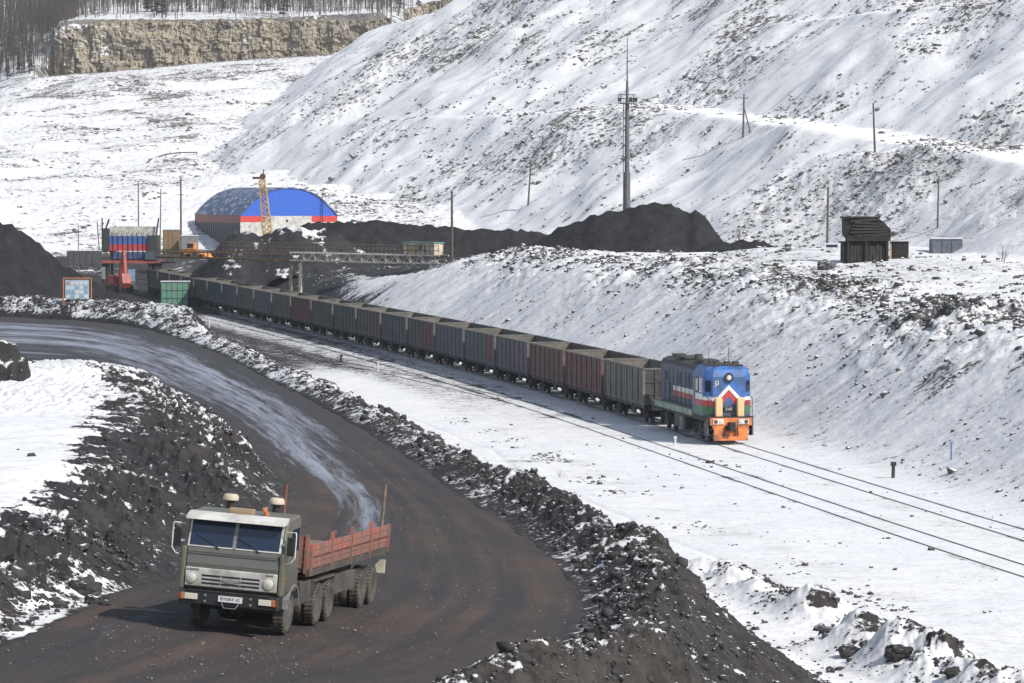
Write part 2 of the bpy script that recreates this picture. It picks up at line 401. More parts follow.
    if full:
        # --- far hills
        fy = Y > 430
        X2, Y2 = X[fy], Y[fy]; zb = z[fy]
        KY = [430, 560, 600, 640, 700, 740, 850, 950, 1040, 1096, 1100.5, 1200, 1400, 4000]
        KZ = [-20, 2, 5.2, 11.5, 15.5, 17.2, 24, 36, 46.5, 50.5, 67, 75, 92, 200]
        wob = 8*fbm(X2, Y2, 70, 3, 81)*sstep(560, 640, Y2)*(1-sstep(1030, 1060, Y2)*sstep(1180, 1130, Y2))
        yy = Y2+wob
        z2 = np.interp(yy, KY, KZ)+sstep(600, 680, Y2)*(1-sstep(1040, 1080, Y2))*(1.5*fbm(X2, Y2, 30, 3, 82)+1.2*np.maximum(0, fbm(X2, Y2, 40, 2, 83)))
        z2 += .20*billow(X2, Y2, 2.6, 3, 84)+sstep(1010, 1090, Y2)*np.interp(X2, [-150, -125, -90, -40], [0, .5, 3.8, 7])*sstep(1101, 1099, Y2)
        # cliff only between these columns, a slope elsewhere
        cl = sstep(-141, -137, X2)*(1-sstep(-40, -30, X2))
        soft = np.interp(yy, [1040, 1150, 1250, 1400, 4000], [46.5, 68, 79, 92, 200])
        z2 = np.where(Y2 > 1040, z2*cl+soft*(1-cl), z2)
        z2 = z2-sstep(-128, -190, X2)*sstep(900, 1050, Y2)*16*sstep(1400, 1000, Y2)
        # spoil heap to the right: two benches
        wv = 5*fbm(X2, Y2, 60, 3, 85)+2.2*fbm(X2, Y2, 18, 3, 86)
        t = X2*U2[0]+Y2*U2[1]-250+wv
        def prof(t, t1, w1, t2, w2):
            return .66*np.minimum(t, t1)+np.clip(t-t1, 0, w1)*.17+.66*np.clip(t-t1-w1, 0, t2-t1)+.14*np.clip(t-t1-w1-(t2-t1), 0, w2)+.66*np.maximum(t-t2-w1-w2, 0)
        t1 = np.interp(X2, [26, 32, 71, 110], [31, 29, 15, 6]); w1 = 18*sstep(-50, 75, X2)
        t2 = 52+t1*0; w2 = 26*sstep(30, 125, X2)
        zh = 9+prof(t, t1, w1, t2, w2)
        t1b = X2*.95+Y2*.13-21.5+wv
        zh = np.minimum(zh, 9+.66*t1b)
        capz = 62+.30*np.maximum(0, X2+14)+1.5*fbm(X2, Y2, 25, 3, 95)
        kc = 2.0; zh = -kc*np.logaddexp(-zh/kc, -capz/kc)
        cc = -X2*U2[1]+Y2*U2[0]
        onh = sstep(0, 4, t); rubz = fbm(X2, Y2*.8, 34, 4, 90)
        zh = zh+onh*(.34*fbm(cc, t*.08, 6.5, 3, 87)+.20*billow(X2, Y2, 2.4, 3, 88)*sstep(-.3, .6, rubz))
        kz = 1.2
        zh = kz*np.logaddexp(zh/kz, zb/kz); z2 = kz*np.logaddexp(np.maximum(z2, -50)/kz, zb/kz)
        zz = np.maximum(zh, z2)
        isH = zh > z2
        rubz = fbm(X2, Y2*.8, 34, 4, 90)
        strk = fbm(cc, t*.12, 4.0, 4, 91)
        sn_h = 1.06-.26*sstep(-.3, .6, rubz)-.20*sstep(-.1, .7, strk)
        sn_h -= .22*sstep(t2+w1-9, t2+w1+2, t)*sstep(t2+w1+16, t2+w1, t)
        sn_h += .30*sstep(t1-1, t1+3, t)*sstep(t1+w1+2, t1+w1-3, t)*sstep(22, 38, X2)
        sn_h -= .16*sstep(20, 40, X2)*sstep(t1-14, t1-2, t)*sstep(t1, t1-2, t)
        sn_2 = .94-.36*sstep(-.3, .6, fbm(X2, Y2*.6, 22, 4, 92))-.10*sstep(900, 1030, Y2)
        sn_2 -= .26*sstep(-.05, .5, fbm(X2*.45-Y2*.9, (X2*.9+Y2*.45)*.12, 6, 4, 94))*sstep(760, 900, Y2)
        sn_2 += .12*sstep(.0, .5, fbm(X2, Y2, 60, 2, 93))
        sn_2 = np.where((Y2 > 1085) & (Y2 < 1103) & (cl > .5), .15, sn_2)
        sn = np.where(isH, sn_h, sn_2)
        lift = sstep(.2, 2.5, zz-zb)
        z[fy] = zz; S[fy] = S[fy]*(1-lift)+sn*lift; K[fy] = K[fy]*(1-lift)+.8*lift
    dkk = sstep(606, 588, Y)*sstep(520, 540, Y)*sstep(-50, -56, X); S -= .95*dkk; K *= 1-.9*dkk
    S = np.clip(S, -.2, 1.3)
    K = np.maximum(K, np.where((e > 3), .25*sstep(0, 20, X), 0))
    return z.reshape(shp), np.stack([S, K, B], -1)

r1 = [G(700, 570, .2), G(842, 622, .2), G(846, 634, .3), G(950, 672, .3), G(1110, 722, .3)]
RIDGES = [(r1[0].x, r1[0].y, r1[1].x, r1[1].y, 1.2, 1.05, 101), (r1[2].x, r1[2].y, r1[3].x, r1[3].y, 1.5, 1.55, 105), (r1[3].x-.6, r1[3].y+1.0, r1[4].x, r1[4].y, 1.4, 1.1, 109)]

def grid_mesh(name, Xg, Yg, Zg, mask, material, smooth=True):
    ny, nx = Xg.shape; nv = nx*ny
    me = bpy.data.meshes.new(name)
    co = np.stack([Xg, Yg, Zg], -1).astype(np.float32).ravel()
    me.vertices.add(nv); me.vertices.foreach_set('co', co)
    idx = np.arange(nv, dtype=np.int32).reshape(ny, nx)
    q = np.stack([idx[:-1, :-1], idx[:-1, 1:], idx[1:, 1:], idx[1:, :-1]], -1).reshape(-1, 4)
    nf = q.shape[0]
    me.loops.add(nf*4); me.loops.foreach_set('vertex_index', q.ravel())
    me.polygons.add(nf); me.polygons.foreach_set('loop_start', np.arange(0, nf*4, 4, dtype=np.int32))
    me.polygons.foreach_set('use_smooth', np.full(nf, smooth))
    me.update(calc_edges=True)
    if mask is not None:
        at = me.color_attributes.new('mask', 'FLOAT_COLOR', 'POINT')
        c = np.ones((nv, 4), np.float32); c[:, :3] = mask.reshape(-1, 3)
        at.data.foreach_set('color', c.ravel())
    me.materials.append(material)
    o = bpy.data.objects.new(name, me); COL.objects.link(o); return o

DET = 1.55
pxs = np.concatenate([np.arange(-700, -60, 14), np.arange(-60, 1084, DET), np.arange(1084, 1740, 14)])
def polar(Ys):
    Yg, Pg = np.meshgrid(Ys, pxs, indexing='ij')
    Xg = (Pg-512)/FPX*(Yg*ct+10*st)
    return Xg, Yg
# nearer ground
ys = [38.0]
while ys[-1] < 540: ys.append(ys[-1]*(1+(.0017 if ys[-1] > 62 else .008)*DET/1.55))
Xg, Yg = polar(np.array(ys)); Zg, Mk = terrain(Xg, Yg)
g_o = grid_mesh('ground', Xg, Yg, Zg, Mk, ground_mat('ground_near', .30)); tag(g_o, kind='structure')
Ylast = ys[-1]
ys = list(np.arange(Ylast, 1010, .8*DET/1.55))+list(np.arange(1010, 1250, 1.3))+list(np.arange(1250, 3600, 40))
Xg, Yg = polar(np.array(ys)); Zg, Mk = terrain(Xg, Yg)
h_o = grid_mesh('hillside', Xg, Yg, Zg, Mk, ground_mat('ground_far', .95, dusty=.22, fall=math.atan2(.41, .91))); tag(h_o, kind='structure')
del Xg, Yg, Zg, Mk
# ------------------------------------------------------------ mesh builder
class MB:
    def __init__(s): s.v = []; s.f = []; s.M = None
    def add(s, vs, fs):
        k = len(s.v)
        if s.M is not None: vs = [tuple(s.M @ Vector(v)) for v in vs]
        s.v += [tuple(v) for v in vs]; s.f += [tuple(i+k for i in f) for f in fs]; return s
    def box(s, c, d, rot=None):
        hx, hy, hz = d[0]/2, d[1]/2, d[2]/2
        vs = [Vector((x, y, z)) for x in (-hx, hx) for y in (-hy, hy) for z in (-hz, hz)]
        if rot is not None:
            m = Matrix.Rotation(rot[0], 3, rot[1]) if isinstance(rot, tuple) else rot
            vs = [m @ v for v in vs]
        vs = [v+Vector(c) for v in vs]
        return s.add(vs, [(0, 1, 3, 2), (4, 6, 7, 5), (0, 4, 5, 1), (2, 3, 7, 6), (0, 2, 6, 4), (1, 5, 7, 3)])
    def b(s, x0, x1, y0, y1, z0, z1): return s.box(((x0+x1)/2, (y0+y1)/2, (z0+z1)/2), (x1-x0, y1-y0, z1-z0))
    def cyl(s, p0, p1, r0, r1=None, n=12, cap=True):
        r1 = r0 if r1 is None else r1; p0 = Vector(p0); p1 = Vector(p1)
        q = (p1-p0).to_track_quat('Z', 'Y'); vs = []
        for p, r in ((p0, r0), (p1, r1)):
            for i in range(n):
                a = 2*math.pi*i/n; vs.append(p+q @ Vector((r*math.cos(a), r*math.sin(a), 0)))
        fs = [(i, (i+1) % n, n+(i+1) % n, n+i) for i in range(n)]
        if cap: fs += [tuple(range(n-1, -1, -1)), tuple(range(n, 2*n))]
        return s.add(vs, fs)
    def bar(s, p0, p1, t, t2=None):
        return s.cyl(p0, p1, t*.7071, None, 4)
    def tube(s, pts, r, n=8):
        for a, b_ in zip(pts[:-1], pts[1:]): s.cyl(a, b_, r, None, n)
        return s
    def lathe(s, prof, c, axis='X', n=24):
        vs = []; c = Vector(c)
        for (h, r) in prof:
            for i in range(n):
                a = 2*math.pi*i/n
                if axis == 'X': vs.append(c+Vector((h, r*math.cos(a), r*math.sin(a))))
                elif axis == 'Y': vs.append(c+Vector((r*math.sin(a), h, r*math.cos(a))))
                else: vs.append(c+Vector((r*math.cos(a), r*math.sin(a), h)))
        fs = []
        for k in range(len(prof)-1):
            for i in range(n): fs.append((k*n+i, k*n+(i+1) % n, (k+1)*n+(i+1) % n, (k+1)*n+i))
        fs.append(tuple(range(n))); m = (len(prof)-1)*n; fs.append(tuple(range(m+n-1, m-1, -1)))
        return s.add(vs, fs)
    def prism(s, poly, a, b_, axis='X'):
        def pt(p, h):
            return {'X': (h, p[0], p[1]), 'Y': (p[0], h, p[1]), 'Z': (p[0], p[1], h)}[axis]
        n = len(poly); vs = [pt(p, a) for p in poly]+[pt(p, b_) for p in poly]
        fs = [(i, (i+1) % n, n+(i+1) % n, n+i) for i in range(n)]+[tuple(range(n-1, -1, -1)), tuple(range(n, 2*n))]
        return s.add(vs, fs)
    def build(s, name, m, parent=None, bevel=0, smooth=False, loc=None):
        me = bpy.data.meshes.new(name); me.from_pydata(s.v, [], s.f)
        bm = bmesh.new(); bm.from_mesh(me); bmesh.ops.recalc_face_normals(bm, faces=bm.faces)
        bm.to_mesh(me); bm.free()
        me.materials.append(m)
        if smooth:
            me.polygons.foreach_set('use_smooth', [True]*len(me.polygons))
            me.set_sharp_from_angle(angle=R(38))
        o = bpy.data.objects.new(name, me); COL.objects.link(o)
        if parent: o.parent = parent
        if loc: o.location = loc
        if bevel:
            bv = o.modifiers.new('bevel', 'BEVEL'); bv.width = bevel; bv.segments = 2; bv.limit_method = 'ANGLE'; bv.angle_limit = R(40)
        return o
def H(x, y):
    z, _ = terrain(np.array([float(x)]), np.array([float(y)])); return float(z[0])
def text_mesh(name, body, size, m, parent, loc, rot, depth=.004):
    c = bpy.data.curves.new(name, 'FONT'); c.body = body; c.size = size; c.extrude = depth; c.align_x = 'CENTER'; c.align_y = 'CENTER'
    t = bpy.data.objects.new(name, c); COL.objects.link(t)
    me = bpy.data.meshes.new_from_object(t.evaluated_get(bpy.context.evaluated_depsgraph_get()))
    bpy.data.objects.remove(t)
    o = bpy.data.objects.new(name, me); me.materials.clear(); me.materials.append(m); COL.objects.link(o)
    o.parent = parent; o.location = loc; o.rotation_euler = rot; return o

# ------------------------------------------------------------ palette
DARK = mat('sooty_steel', (.028, .028, .030), .7, .2, dirt=(.07, .062, .055))
RUB = mat('tyre_rubber', (.030, .029, .028), .85, dirt=(.10, .088, .075), dirt_amt=.8, dscale=3, bump=.01)
OLIVE = mat('olive_paint', (.11, .114, .092), .5, dirt=(.13, .118, .10), dirt_amt=.6, var=.12, mud=(.9, 2.3))
OLIVE2 = mat('olive_yellow_paint', (.145, .145, .09), .45, dirt=(.10, .09, .075), dirt_amt=.5, var=.12)
CREAM = mat('cream_paint', (.60, .60, .565), .5, dirt=(.33, .31, .28), dirt_amt=.45, var=.06, mud=(.2, 2.2))
WHITEP = mat('white_paint', (.66, .66, .66), .5, dirt=(.3, .28, .27), dirt_amt=.3, var=.08)
GLASS = mat('dark_glass', (.012, .022, .05), .06, spec=.9, var=.1)
LAMPG = mat('lamp_glass', (.62, .58, .50), .15, var=.05)
ORANGE_L = mat('orange_lens', (.42, .16, .07), .25)
RED_L = mat('red_lens', (.16, .05, .035), .3)
CHROME = mat('dull_chrome', (.45, .45, .46), .3, .8)
REDBED = mat('faded_red_boards', (.38, .115, .08), .8, dirt=(.20, .13, .11), dirt_amt=.7, var=.25, dscale=2.5, mud=(.9, 2.15))
WOOD = mat('weathered_wood', (.17, .13, .10), .85, var=.35, scale=9)
RUST = mat('rust', (.13, .055, .035), .85, dirt=(.05, .035, .03))
BLACK = mat('black_rubber', (.012, .012, .013), .6)
MUD = mat('muddy_chassis', (.055, .050, .045), .85, dirt=(.10, .085, .07), dirt_amt=.6)

# ------------------------------------------------------------ haul road surface
def road_mat():
    m, n, b = nodes_mat('haul_road'); N = n.nodes; L = n.links
    uv = N.new('ShaderNodeUVMap'); uv.uv_map = 'UVMap'
    at = N.new('ShaderNodeAttribute'); at.attribute_name = 'mask'
    sp = N.new('ShaderNodeSeparateColor'); L.new(at.outputs['Color'], sp.inputs[0])
    def nz(sx, sy, det=6, rough=.6, coord=None):
        t = N.new('ShaderNodeTexNoise'); t.inputs['Scale'].default_value = 1; t.inputs['Detail'].default_value = det; t.inputs['Roughness'].default_value = rough
        mp = N.new('ShaderNodeMapping'); mp.inputs['Scale'].default_value = (sx, sy, 1)
        L.new(coord or uv.outputs[0], mp.inputs[0]); L.new(mp.outputs[0], t.inputs['Vector']); return t.outputs['Fac']
    def mr(x, a, b_, c, d):
        q = N.new('ShaderNodeMapRange'); q.inputs[1].default_value = a; q.inputs[2].default_value = b_; q.inputs[3].default_value = c; q.inputs[4].default_value = d
        L.new(x, q.inputs[0]); return q.outputs[0]
    def mx(f, a, c, mode='MIX'):
        q = N.new('ShaderNodeMix'); q.data_type = 'RGBA'; q.blend_type = mode
        for s, vv in ((0, f), (6, a), (7, c)):
            if isinstance(vv, tuple): q.inputs[s].default_value = (*vv, 1)
            elif isinstance(vv, (int, float)): q.inputs[s].default_value = vv
            else: L.new(vv, q.inputs[s])
        return q.outputs[2]
    def mt(op, a, c):
        q = N.new('ShaderNodeMath'); q.operation = op
        for i, vv in ((0, a), (1, c)):
            if isinstance(vv, (int, float)): q.inputs[i].default_value = vv
            else: L.new(vv, q.inputs[i])
        return q.outputs[0]
    stre = nz(1.5, .03, 8, .66); stre2 = nz(3.5, .16, 5, .6); gr = nz(9, 9, 5, .7); blot = nz(.35, .12, 4)
    base = mx(mr(blot, .38, .62, 0, 1), (.046, .040, .038), (.080, .057, .047))
    base = mx(mr(stre, .42, .60, 0, .85), base, (.034, .033, .036))
    base = mx(1, base, mx(mr(gr, .3, .7, 0, 1), (.72, .72, .72), (1.35, 1.33, 1.3)), 'MULTIPLY')
    base = mx(mt('MULTIPLY', sp.outputs[1], .8), base, (.046, .046, .052))
    edg = None
    peb = mr(nz(5.5, 5.5, 2, .5), .70, .74, 0, .8); base = mx(peb, base, (.13, .115, .10))
    ic = mt('ADD', sp.outputs[0], mt('ADD', mt('MULTIPLY', mt('SUBTRACT', stre, .5), 1.7), mt('ADD', mt('MULTIPLY', mt('SUBTRACT', stre2, .5), .9), mt('MULTIPLY', mt('SUBTRACT', gr, .5), .8))))
    icm = mr(ic, .44, .92, 0, .8)
    col = mx(icm, base, (.33, .36, .43))
    L.new(col, b.inputs['Base Color'])
    L.new(mr(ic, .25, .7, .88, .62), b.inputs['Roughness'])
    b.inputs['Specular IOR Level'].default_value = .3
    bp = N.new('ShaderNodeBump'); bp.inputs['Strength'].default_value = .6; bp.inputs['Distance'].default_value = .05
    L.new(mt('ADD', gr, mt('MULTIPLY', stre2, .8)), bp.inputs['Height']); L.new(bp.outputs[0], b.inputs['Normal'])
    return m
RC2 = catmull([tuple(r) for r in RC], 10); nA = 60
T = np.linspace(-.06, 1.06, nA)
ox, oy, ix, iy = [RC2[:, k][:, None] for k in range(4)]
Xr = ox+(ix-ox)*T; Yr = oy+(iy-oy)*T
dr, sr, zr_, alr = road(Xr, Yr)
Ur = T[None, :]+0*Xr
rut = 0
for u0 in (.30, .44, .60, .74): rut = rut-.035*np.exp(-((Ur-u0+.02*fbm(alr, alr*0, 30, 2, 7))/.035)**2)
zr_ = zr_+rut+.03*fbm(Xr, Yr, 1.2, 4, 8)+.05*fbm(Xr, Yr, 6, 2, 9)-.25*sstep(.1, .6, dr)
cA = alr[:, nA//2][:, None]+0*Xr
sA = np.interp(RCy[:1], RCy[:1], [0])*0
# share of ice: far part of the road, fading out behind the lorry
yc = (Yr)
c0 = np.interp(yc, [90, 115, 126, 150, 180, 220, 400], [.52, .57, .62, .67, .58, .54, .52]); wI = np.interp(yc, [90, 115, 150, 200, 400], [.06, .10, .19, .38, .55])
ice = np.exp(-((Ur-c0)/wI)**2)*np.interp(yc, [108, 117, 132, 160, 200, 400], [0, .40, .70, .78, .70, .64])
ice += .22*np.exp(-((Ur-.33)/.05)**2)*sstep(100, 120, yc)+.30*np.exp(-((Ur-.86-.03*np.sin(yc*.9))/.05)**2)*sstep(92, 86, yc)*sstep(78, 84, yc)
mk = np.stack([ice, sstep(120, 200, yc)+0*Ur, ice*0], -1)
rd = grid_mesh('haul_road', Xr, Yr, zr_, mk, road_mat()); tag(rd, kind='structure')
uvl = rd.data.uv_layers.new(name='UVMap')
W_ = np.hypot(ox-ix, oy-iy)+0*Xr
UV = np.stack([Ur*8.0, alr], -1).reshape(-1, 2)
li = np.empty(len(rd.data.loops), np.int32); rd.data.loops.foreach_get('vertex_index', li)
uvl.data.foreach_set('uv', UV[li].astype(np.float32).ravel())

# ------------------------------------------------------------ railway tracks
RAILM = mat('rail_steel', (.12, .112, .108), .5, .4, var=.3)
SLEEP = mat('sleeper_wood', (.05, .042, .038), .9)
def track(name, off, y0, y1, label=None, conv=None):
    ysr = np.arange(y0, y1, 2.0); root = empty(name, (0, 0, 0))
    tag(root, kind='structure')
    zs = []
    for sd in (-1, 1):
        m_ = MB(); pts = []
        for y in ysr:
            s = float(xts(y)); nrm = math.sqrt(1+s*s); o_ = (off(y) if callable(off) else off)+sd*.76
            pts.append((float(xt(y))+o_/nrm, y-s*o_/nrm))
        px_ = np.array(pts); zt_, _ = terrain(px_[:, 0], px_[:, 1])
        vs = []; fs = []
        for k, (x, y) in enumerate(pts):
            zb_ = float(zt_[k]) if abs(off if not callable(off) else off(y)) < 99 else 0
            zz = .5*zb_+.5*0+.06
            for (dx, dz) in ((-.035, -.1), (-.03, .015), (.03, .015), (.035, -.1)): vs.append((x+dx, y, max(zb_, 0)+.02+dz))
        for k in range(len(pts)-1):
            for j in range(3): fs.append((k*4+j, k*4+j+1, k*4+4+j+1, k*4+4+j))
        m_.add(vs, fs); m_.build('rail', RAILM, root)
    # sleepers showing where the snow is swept thin
    sl = MB(); rs = random.Random(5)
    y = y0
    while y < min(y1, 420):
        if fbm(np.array([y]), np.array([off(y) if callable(off) else off]), 14, 2, 77)[0] > 5:
            s = float(xts(y)); nrm = math.sqrt(1+s*s); o_ = off(y) if callable(off) else off
            c = (float(xt(y))+o_/nrm, y-s*o_/nrm)
            sl.box((c[0], c[1], H(*c)-.02), (2.6, .20, .10), (math.atan(-s), 'Z'))
        y += .62
    if sl.v: sl.build('sleeper', SLEEP, root)['kind'] = 'stuff'
    return root
track('railway_track', 0, 110, 560)
def o2(y): return float(np.interp(y, [100, 150, 200, 400, 560], [-4.4, -4.75, -5.0, -5.0, -5.0]))
track('railway_track', o2, 100, 520)
def o3(y): return float(np.interp(y, [262, 300, 330, 420], [-5.05, -7.2, -9.3, -10.2]))
track('railway_track', o3, 262, 430)

# ------------------------------------------------------------ open wagons
def wheelset(mb, y, r=.475):
    for s in (-1, 1):
        mb.lathe([(s*.70-.0, .2), (s*.70, r+.03), (s*.73, r+.03), (s*.735, r), (s*.83, r), (s*.84, .32), (s*.80, .30), (s*.80, .12), (s*.86, .1)] if s > 0 else
                 [(-.86, .1), (-.80, .12), (-.80, .30), (-.84, .32), (-.83, r), (-.735, r), (-.73, r+.03), (-.70, r+.03), (-.70, .2)], (0, y, r), 'X', 18)
    mb.cyl((-.9, y, r), (.9, y, r), .09, None, 8)
def bogie(parent, y):
    root = MB()
    for s in (-1, 1):
        root.prism([(y-1.25, .36), (y-1.2, .66), (y-.7, .72), (y-.35, .78), (y+.35, .78), (y+.7, .72), (y+1.2, .66), (y+1.25, .36), (y+.8, .42), (y+.4, .28), (y-.4, .28), (y-.8, .42)], s*.93, s*1.08)
        for q in (-.22, 0, .22): root.cyl((s*1.02, y+q, .33), (s*1.02, y+q, .62), .07, None, 8)
        for q in (-.92, .92): root.box((s*1.1, y+q, .48), (.12, .26, .26))
    root.box((0, y, .72), (2.2, .5, .2))
    bo = root.build('bogie', DARK, parent)
    for q in (-.92, .92):
        m_ = MB(); wheelset(m_, y+q); m_.build('wheelset', DARK, bo)
    return bo
def wagon_mat(name, col, dirt=(.085, .08, .075), amt=.5):
    return mat(name, col, .8, 0, var=.25, scale=2.2, dirt=dirt, dirt_amt=amt, dscale=.7, streak=.38)
WC = {'grey_green': (.135, .136, .115), 'maroon': (.125, .052, .05), 'slate': (.095, .105, .12), 'green_grey': (.09, .10, .098), 'brown': (.12, .062, .056), 'blue_green': (.055, .095, .10), 'red_brown': (.125, .052, .048), 'dusty': (.11, .105, .10)}
WM = {k: wagon_mat('wagon_'+k, tuple(1.25*q for q in v), (.12, .115, .105)) for k, v in WC.items()}
PATCH = wagon_mat('wagon_red_patch', (.20, .05, .055), amt=.35); PATCH2 = wagon_mat('wagon_purple_patch', (.17, .085, .115), amt=.3); PATCH3 = wagon_mat('wagon_rust_patch', (.16, .08, .045), amt=.4)
TAN = mat('tan_worn_steel', (.19, .17, .138), .8, var=.25, scale=1.5, dirt=(.12, .105, .09), dirt_amt=.5)
COALM = mat('coal_dust_floor', (.02, .02, .021), .9)
ZB, ZT, WW, LL = 1.12, 3.68, 1.56, 6.42
def make_wagon():
    root = empty('open_wagon'); tag(root, 'wagon', 'wagon', 'open coal wagons of the train')
    b_ = MB(); t = .06
    for s in (-1, 1): b_.b(*sorted((s*WW, s*(WW-t))), -LL, LL, ZB+.15, ZT-.1)
    b_.build('side_wall', WM['slate'], root)
    b_ = MB()
    for s in (-1, 1):
        b_ = MB(); b_.b(-WW+.06, WW-.06, *sorted((s*LL, s*(LL-t))), ZB+.15, ZT-.1)
        for x in (-.8, 0, .8): b_.b(x-.07, x+.07, *sorted((s*LL, s*(LL+.07))), ZB, ZT-.1)
        for zz in (1.9, 2.7): b_.b(-1.45, 1.45, *sorted((s*LL, s*(LL+.05))), zz, zz+.1)
        b_.build('end_wall', mat('dark_end', (.06, .057, .052), .8, var=.3, dirt=(.12, .10, .08)), root)  # end walls get a darker tone than the wagon sides
    for s in (-1, 1):
        b_ = MB(); b_.b(-WW+.07, WW-.07, *sorted((s*(LL-.062), s*(LL-.075))), 1.31, ZT-.13); b_.build('end_lining', TAN, root)
    b_ = MB()
    n = 8
    for s in (-1, 1):
        for k in range(n):
            y = -LL+.1+(2*LL-.2)*k/(n-1)
            b_.prism([(y-.11, ZB), (y+.11, ZB), (y+.09, ZT-.12), (y-.09, ZT-.12)], *sorted((s*WW, s*(WW+.10))))
        for k in range(n-1):
            y = -LL+.1+(2*LL-.2)*(k+.5)/(n-1)
            b_.b(*sorted((s*WW, s*(WW+.03))), y-.04, y+.04, ZB+.45, ZT-.2)
        b_.b(*sorted((s*WW, s*(WW+.05))), -LL, LL, ZB+.12, ZB+.3)
    b_.build('side_ribs', WM['slate'], root)
    b_ = MB()
    for s in (-1, 1):
        b_.b(*sorted((s*(WW-.08), s*(WW+.09))), -LL-.04, LL+.04, ZT-.12, ZT)
        b_.b(-WW+.09, WW-.09, *sorted((s*(LL-.09), s*(LL+.04))), ZT-.12, ZT)
    b_.build('top_rail', mat('dusty_rim', (.16, .15, .13), .85, dirt=(.09, .085, .08)), root)
    b_ = MB(); b_.b(-WW+.07, WW-.07, -LL+.08, LL-.08, 1.2, 1.3); b_.build('floor', COALM, root)
    b_ = MB(); b_.b(-.3, .3, -LL-.1, LL+.1, .78, 1.18)
    for y in (-LL+.1, -4.3, -2, 0, 2, 4.3, LL-.1): b_.b(-1.5, 1.5, y-.1, y+.1, .9, 1.2)
    for s in (-1, 1): b_.b(*sorted((s*1.42, s*1.54)), -LL, LL, 1.0, 1.27)
    b_.cyl((-.5, 1.0, .85), (.5, 1.0, .85), .25, None, 10); b_.b(-.7, -.3, -1.6, -.7, .55, .9)
    b_.b(-1.45, -1.35, -3.0, -1.6, .55, 1.0); b_.b(1.35, 1.45, 1.6, 3.0, .55, 1.0)
    for s in (-1, 1):
        for yy in (-LL+.3, LL-.5):
            for dz in (.45, .7, .95): b_.b(*sorted((s*1.42, s*1.5)), yy, yy+.35, dz, dz+.04)
            b_.b(*sorted((s*1.44, s*1.48)), yy, yy+.04, .42, 1.15)
    b_.build('underframe', DARK, root)
    for s in (-1, 1):
        b_ = MB(); b_.b(-.13, .13, *sorted((s*LL, s*(LL+.5))), .92, 1.18); b_.box((0, s*(LL+.5), 1.05), (.3, .14, .36)); b_.build('coupler', DARK, root)
        bogie(root, s*4.33)
    return root
proto = make_wagon()
# number from the locomotive backwards: colours, patch, words
wl = [('grey_green', None, 'dusty grey-green open wagon coupled directly behind the blue locomotive'),
      ('maroon', None, 'dull maroon open wagon, second behind the locomotive, after the grey-green one'),
      ('brown', None, 'brownish maroon open wagon, third behind the locomotive'),
      ('slate', ('p', PATCH2, 2, (4, 6)), 'slate grey wagon with a faded purple-pink patch on its side, fourth from the locomotive'),
      ('slate', ('p', PATCH, 1, (5, 6)), 'grey wagon with a bright red panel at its near end, fifth from the locomotive'),
      ('slate', None, 'plain slate grey wagon between two wagons that have red end panels, sixth from the locomotive'),
      ('dusty', ('p', PATCH, 2, (4, 6)), 'dusty tan-grey wagon with a wide red panel, seventh from the locomotive'),
      ('slate', None, 'dark blue-grey open wagon, eighth from the locomotive'),
      ('dusty', ('p', PATCH3, 2, (5, 6)), 'grey wagon with a rusty orange-brown panel, ninth from the locomotive'),
      ('green_grey', None, 'dark green-grey open wagon, tenth from the locomotive'),
      ('green_grey', None, 'green-grey open wagon just left of the maroon wagon... '),
      ('red_brown', None, 'dark red-brown open wagon half way along the train, in front of the white bridge post'),
      ('green_grey', None, 'green-grey open wagon behind the dark red-brown one'),
      ('slate', None, 'blue-grey open wagon, fourteenth from the locomotive'),
      ('green_grey', None, 'dark open wagon, fifteenth from the locomotive'),
      ('slate', None, 'violet-grey open wagon, sixteenth from the locomotive'),
      ('blue_green', None, 'blue-green open wagon, seventeenth from the locomotive'),
      ('green_grey', None, 'dark open wagon beside the green panelled container, eighteenth from the locomotive'),
      ('brown', None, 'far brown open wagon partly hidden behind the green container'),
      ('slate', None, 'far grey open wagon under the coal loading gantry'),
      ('brown', None, 'second to last visible wagon under the gantry legs'),
      ('slate', None, 'last wagon, standing at the left leg of the loading gantry')]
wl[10] = ('green_grey', None, 'green-grey open wagon, eleventh from the locomotive, next to the dark red-brown one')
wl[12] = ('green_grey', None, 'green-grey open wagon, thirteenth from the locomotive, next behind the dark red-brown one')
ZR = .10
def setm(o, m):
    o.material_slots[0].link = 'OBJECT'; o.material_slots[0].material = m
y_c = CH[0][1]-3.0
def trk(y, off=0):
    s = float(xts(y)); n = math.sqrt(1+s*s); return Vector((float(xt(y))+off/n, y-s*off/n, 0))
for k, (ck, patch, lab) in enumerate(wl):
    a = trk(y_c); s = float(xts(y_c)); y_n = y_c+13.92/math.sqrt(1+s*s); b2 = trk(y_n)
    mid = (a+b2)/2; ang = math.atan2(-(b2.x-a.x), b2.y-a.y)
    o = proto if k == 0 else copy_tree(proto)
    o.location = (mid.x, mid.y, ZR); o.rotation_euler = (0, 0, ang)
    tag(o, lab, 'wagon', 'open coal wagons of the train')
    for ch in o.children:
        kind = ch.name.split('.')[0]
        if kind in ('side_wall', 'side_ribs'): setm(ch, WM[ck])
    if patch:
        _, pm, npan, rng = patch
        m_ = MB(); n = 8
        for q in range(rng[0], rng[1]+ (1 if npan < 3 else 1)):
            if q > 6: break
            qq = 6-q
            y0 = -LL+.1+(2*LL-.2)*qq/7+.1; y1 = -LL+.1+(2*LL-.2)*(qq+1)/7-.1
            m_.b(-WW-.02, -WW+.005, y0, y1, ZB+.35, ZT-.2)
        pt_ = m_.build('side_panel', pm, o); tag(pt_, 'repainted side panel of another colour')
    y_c = y_n
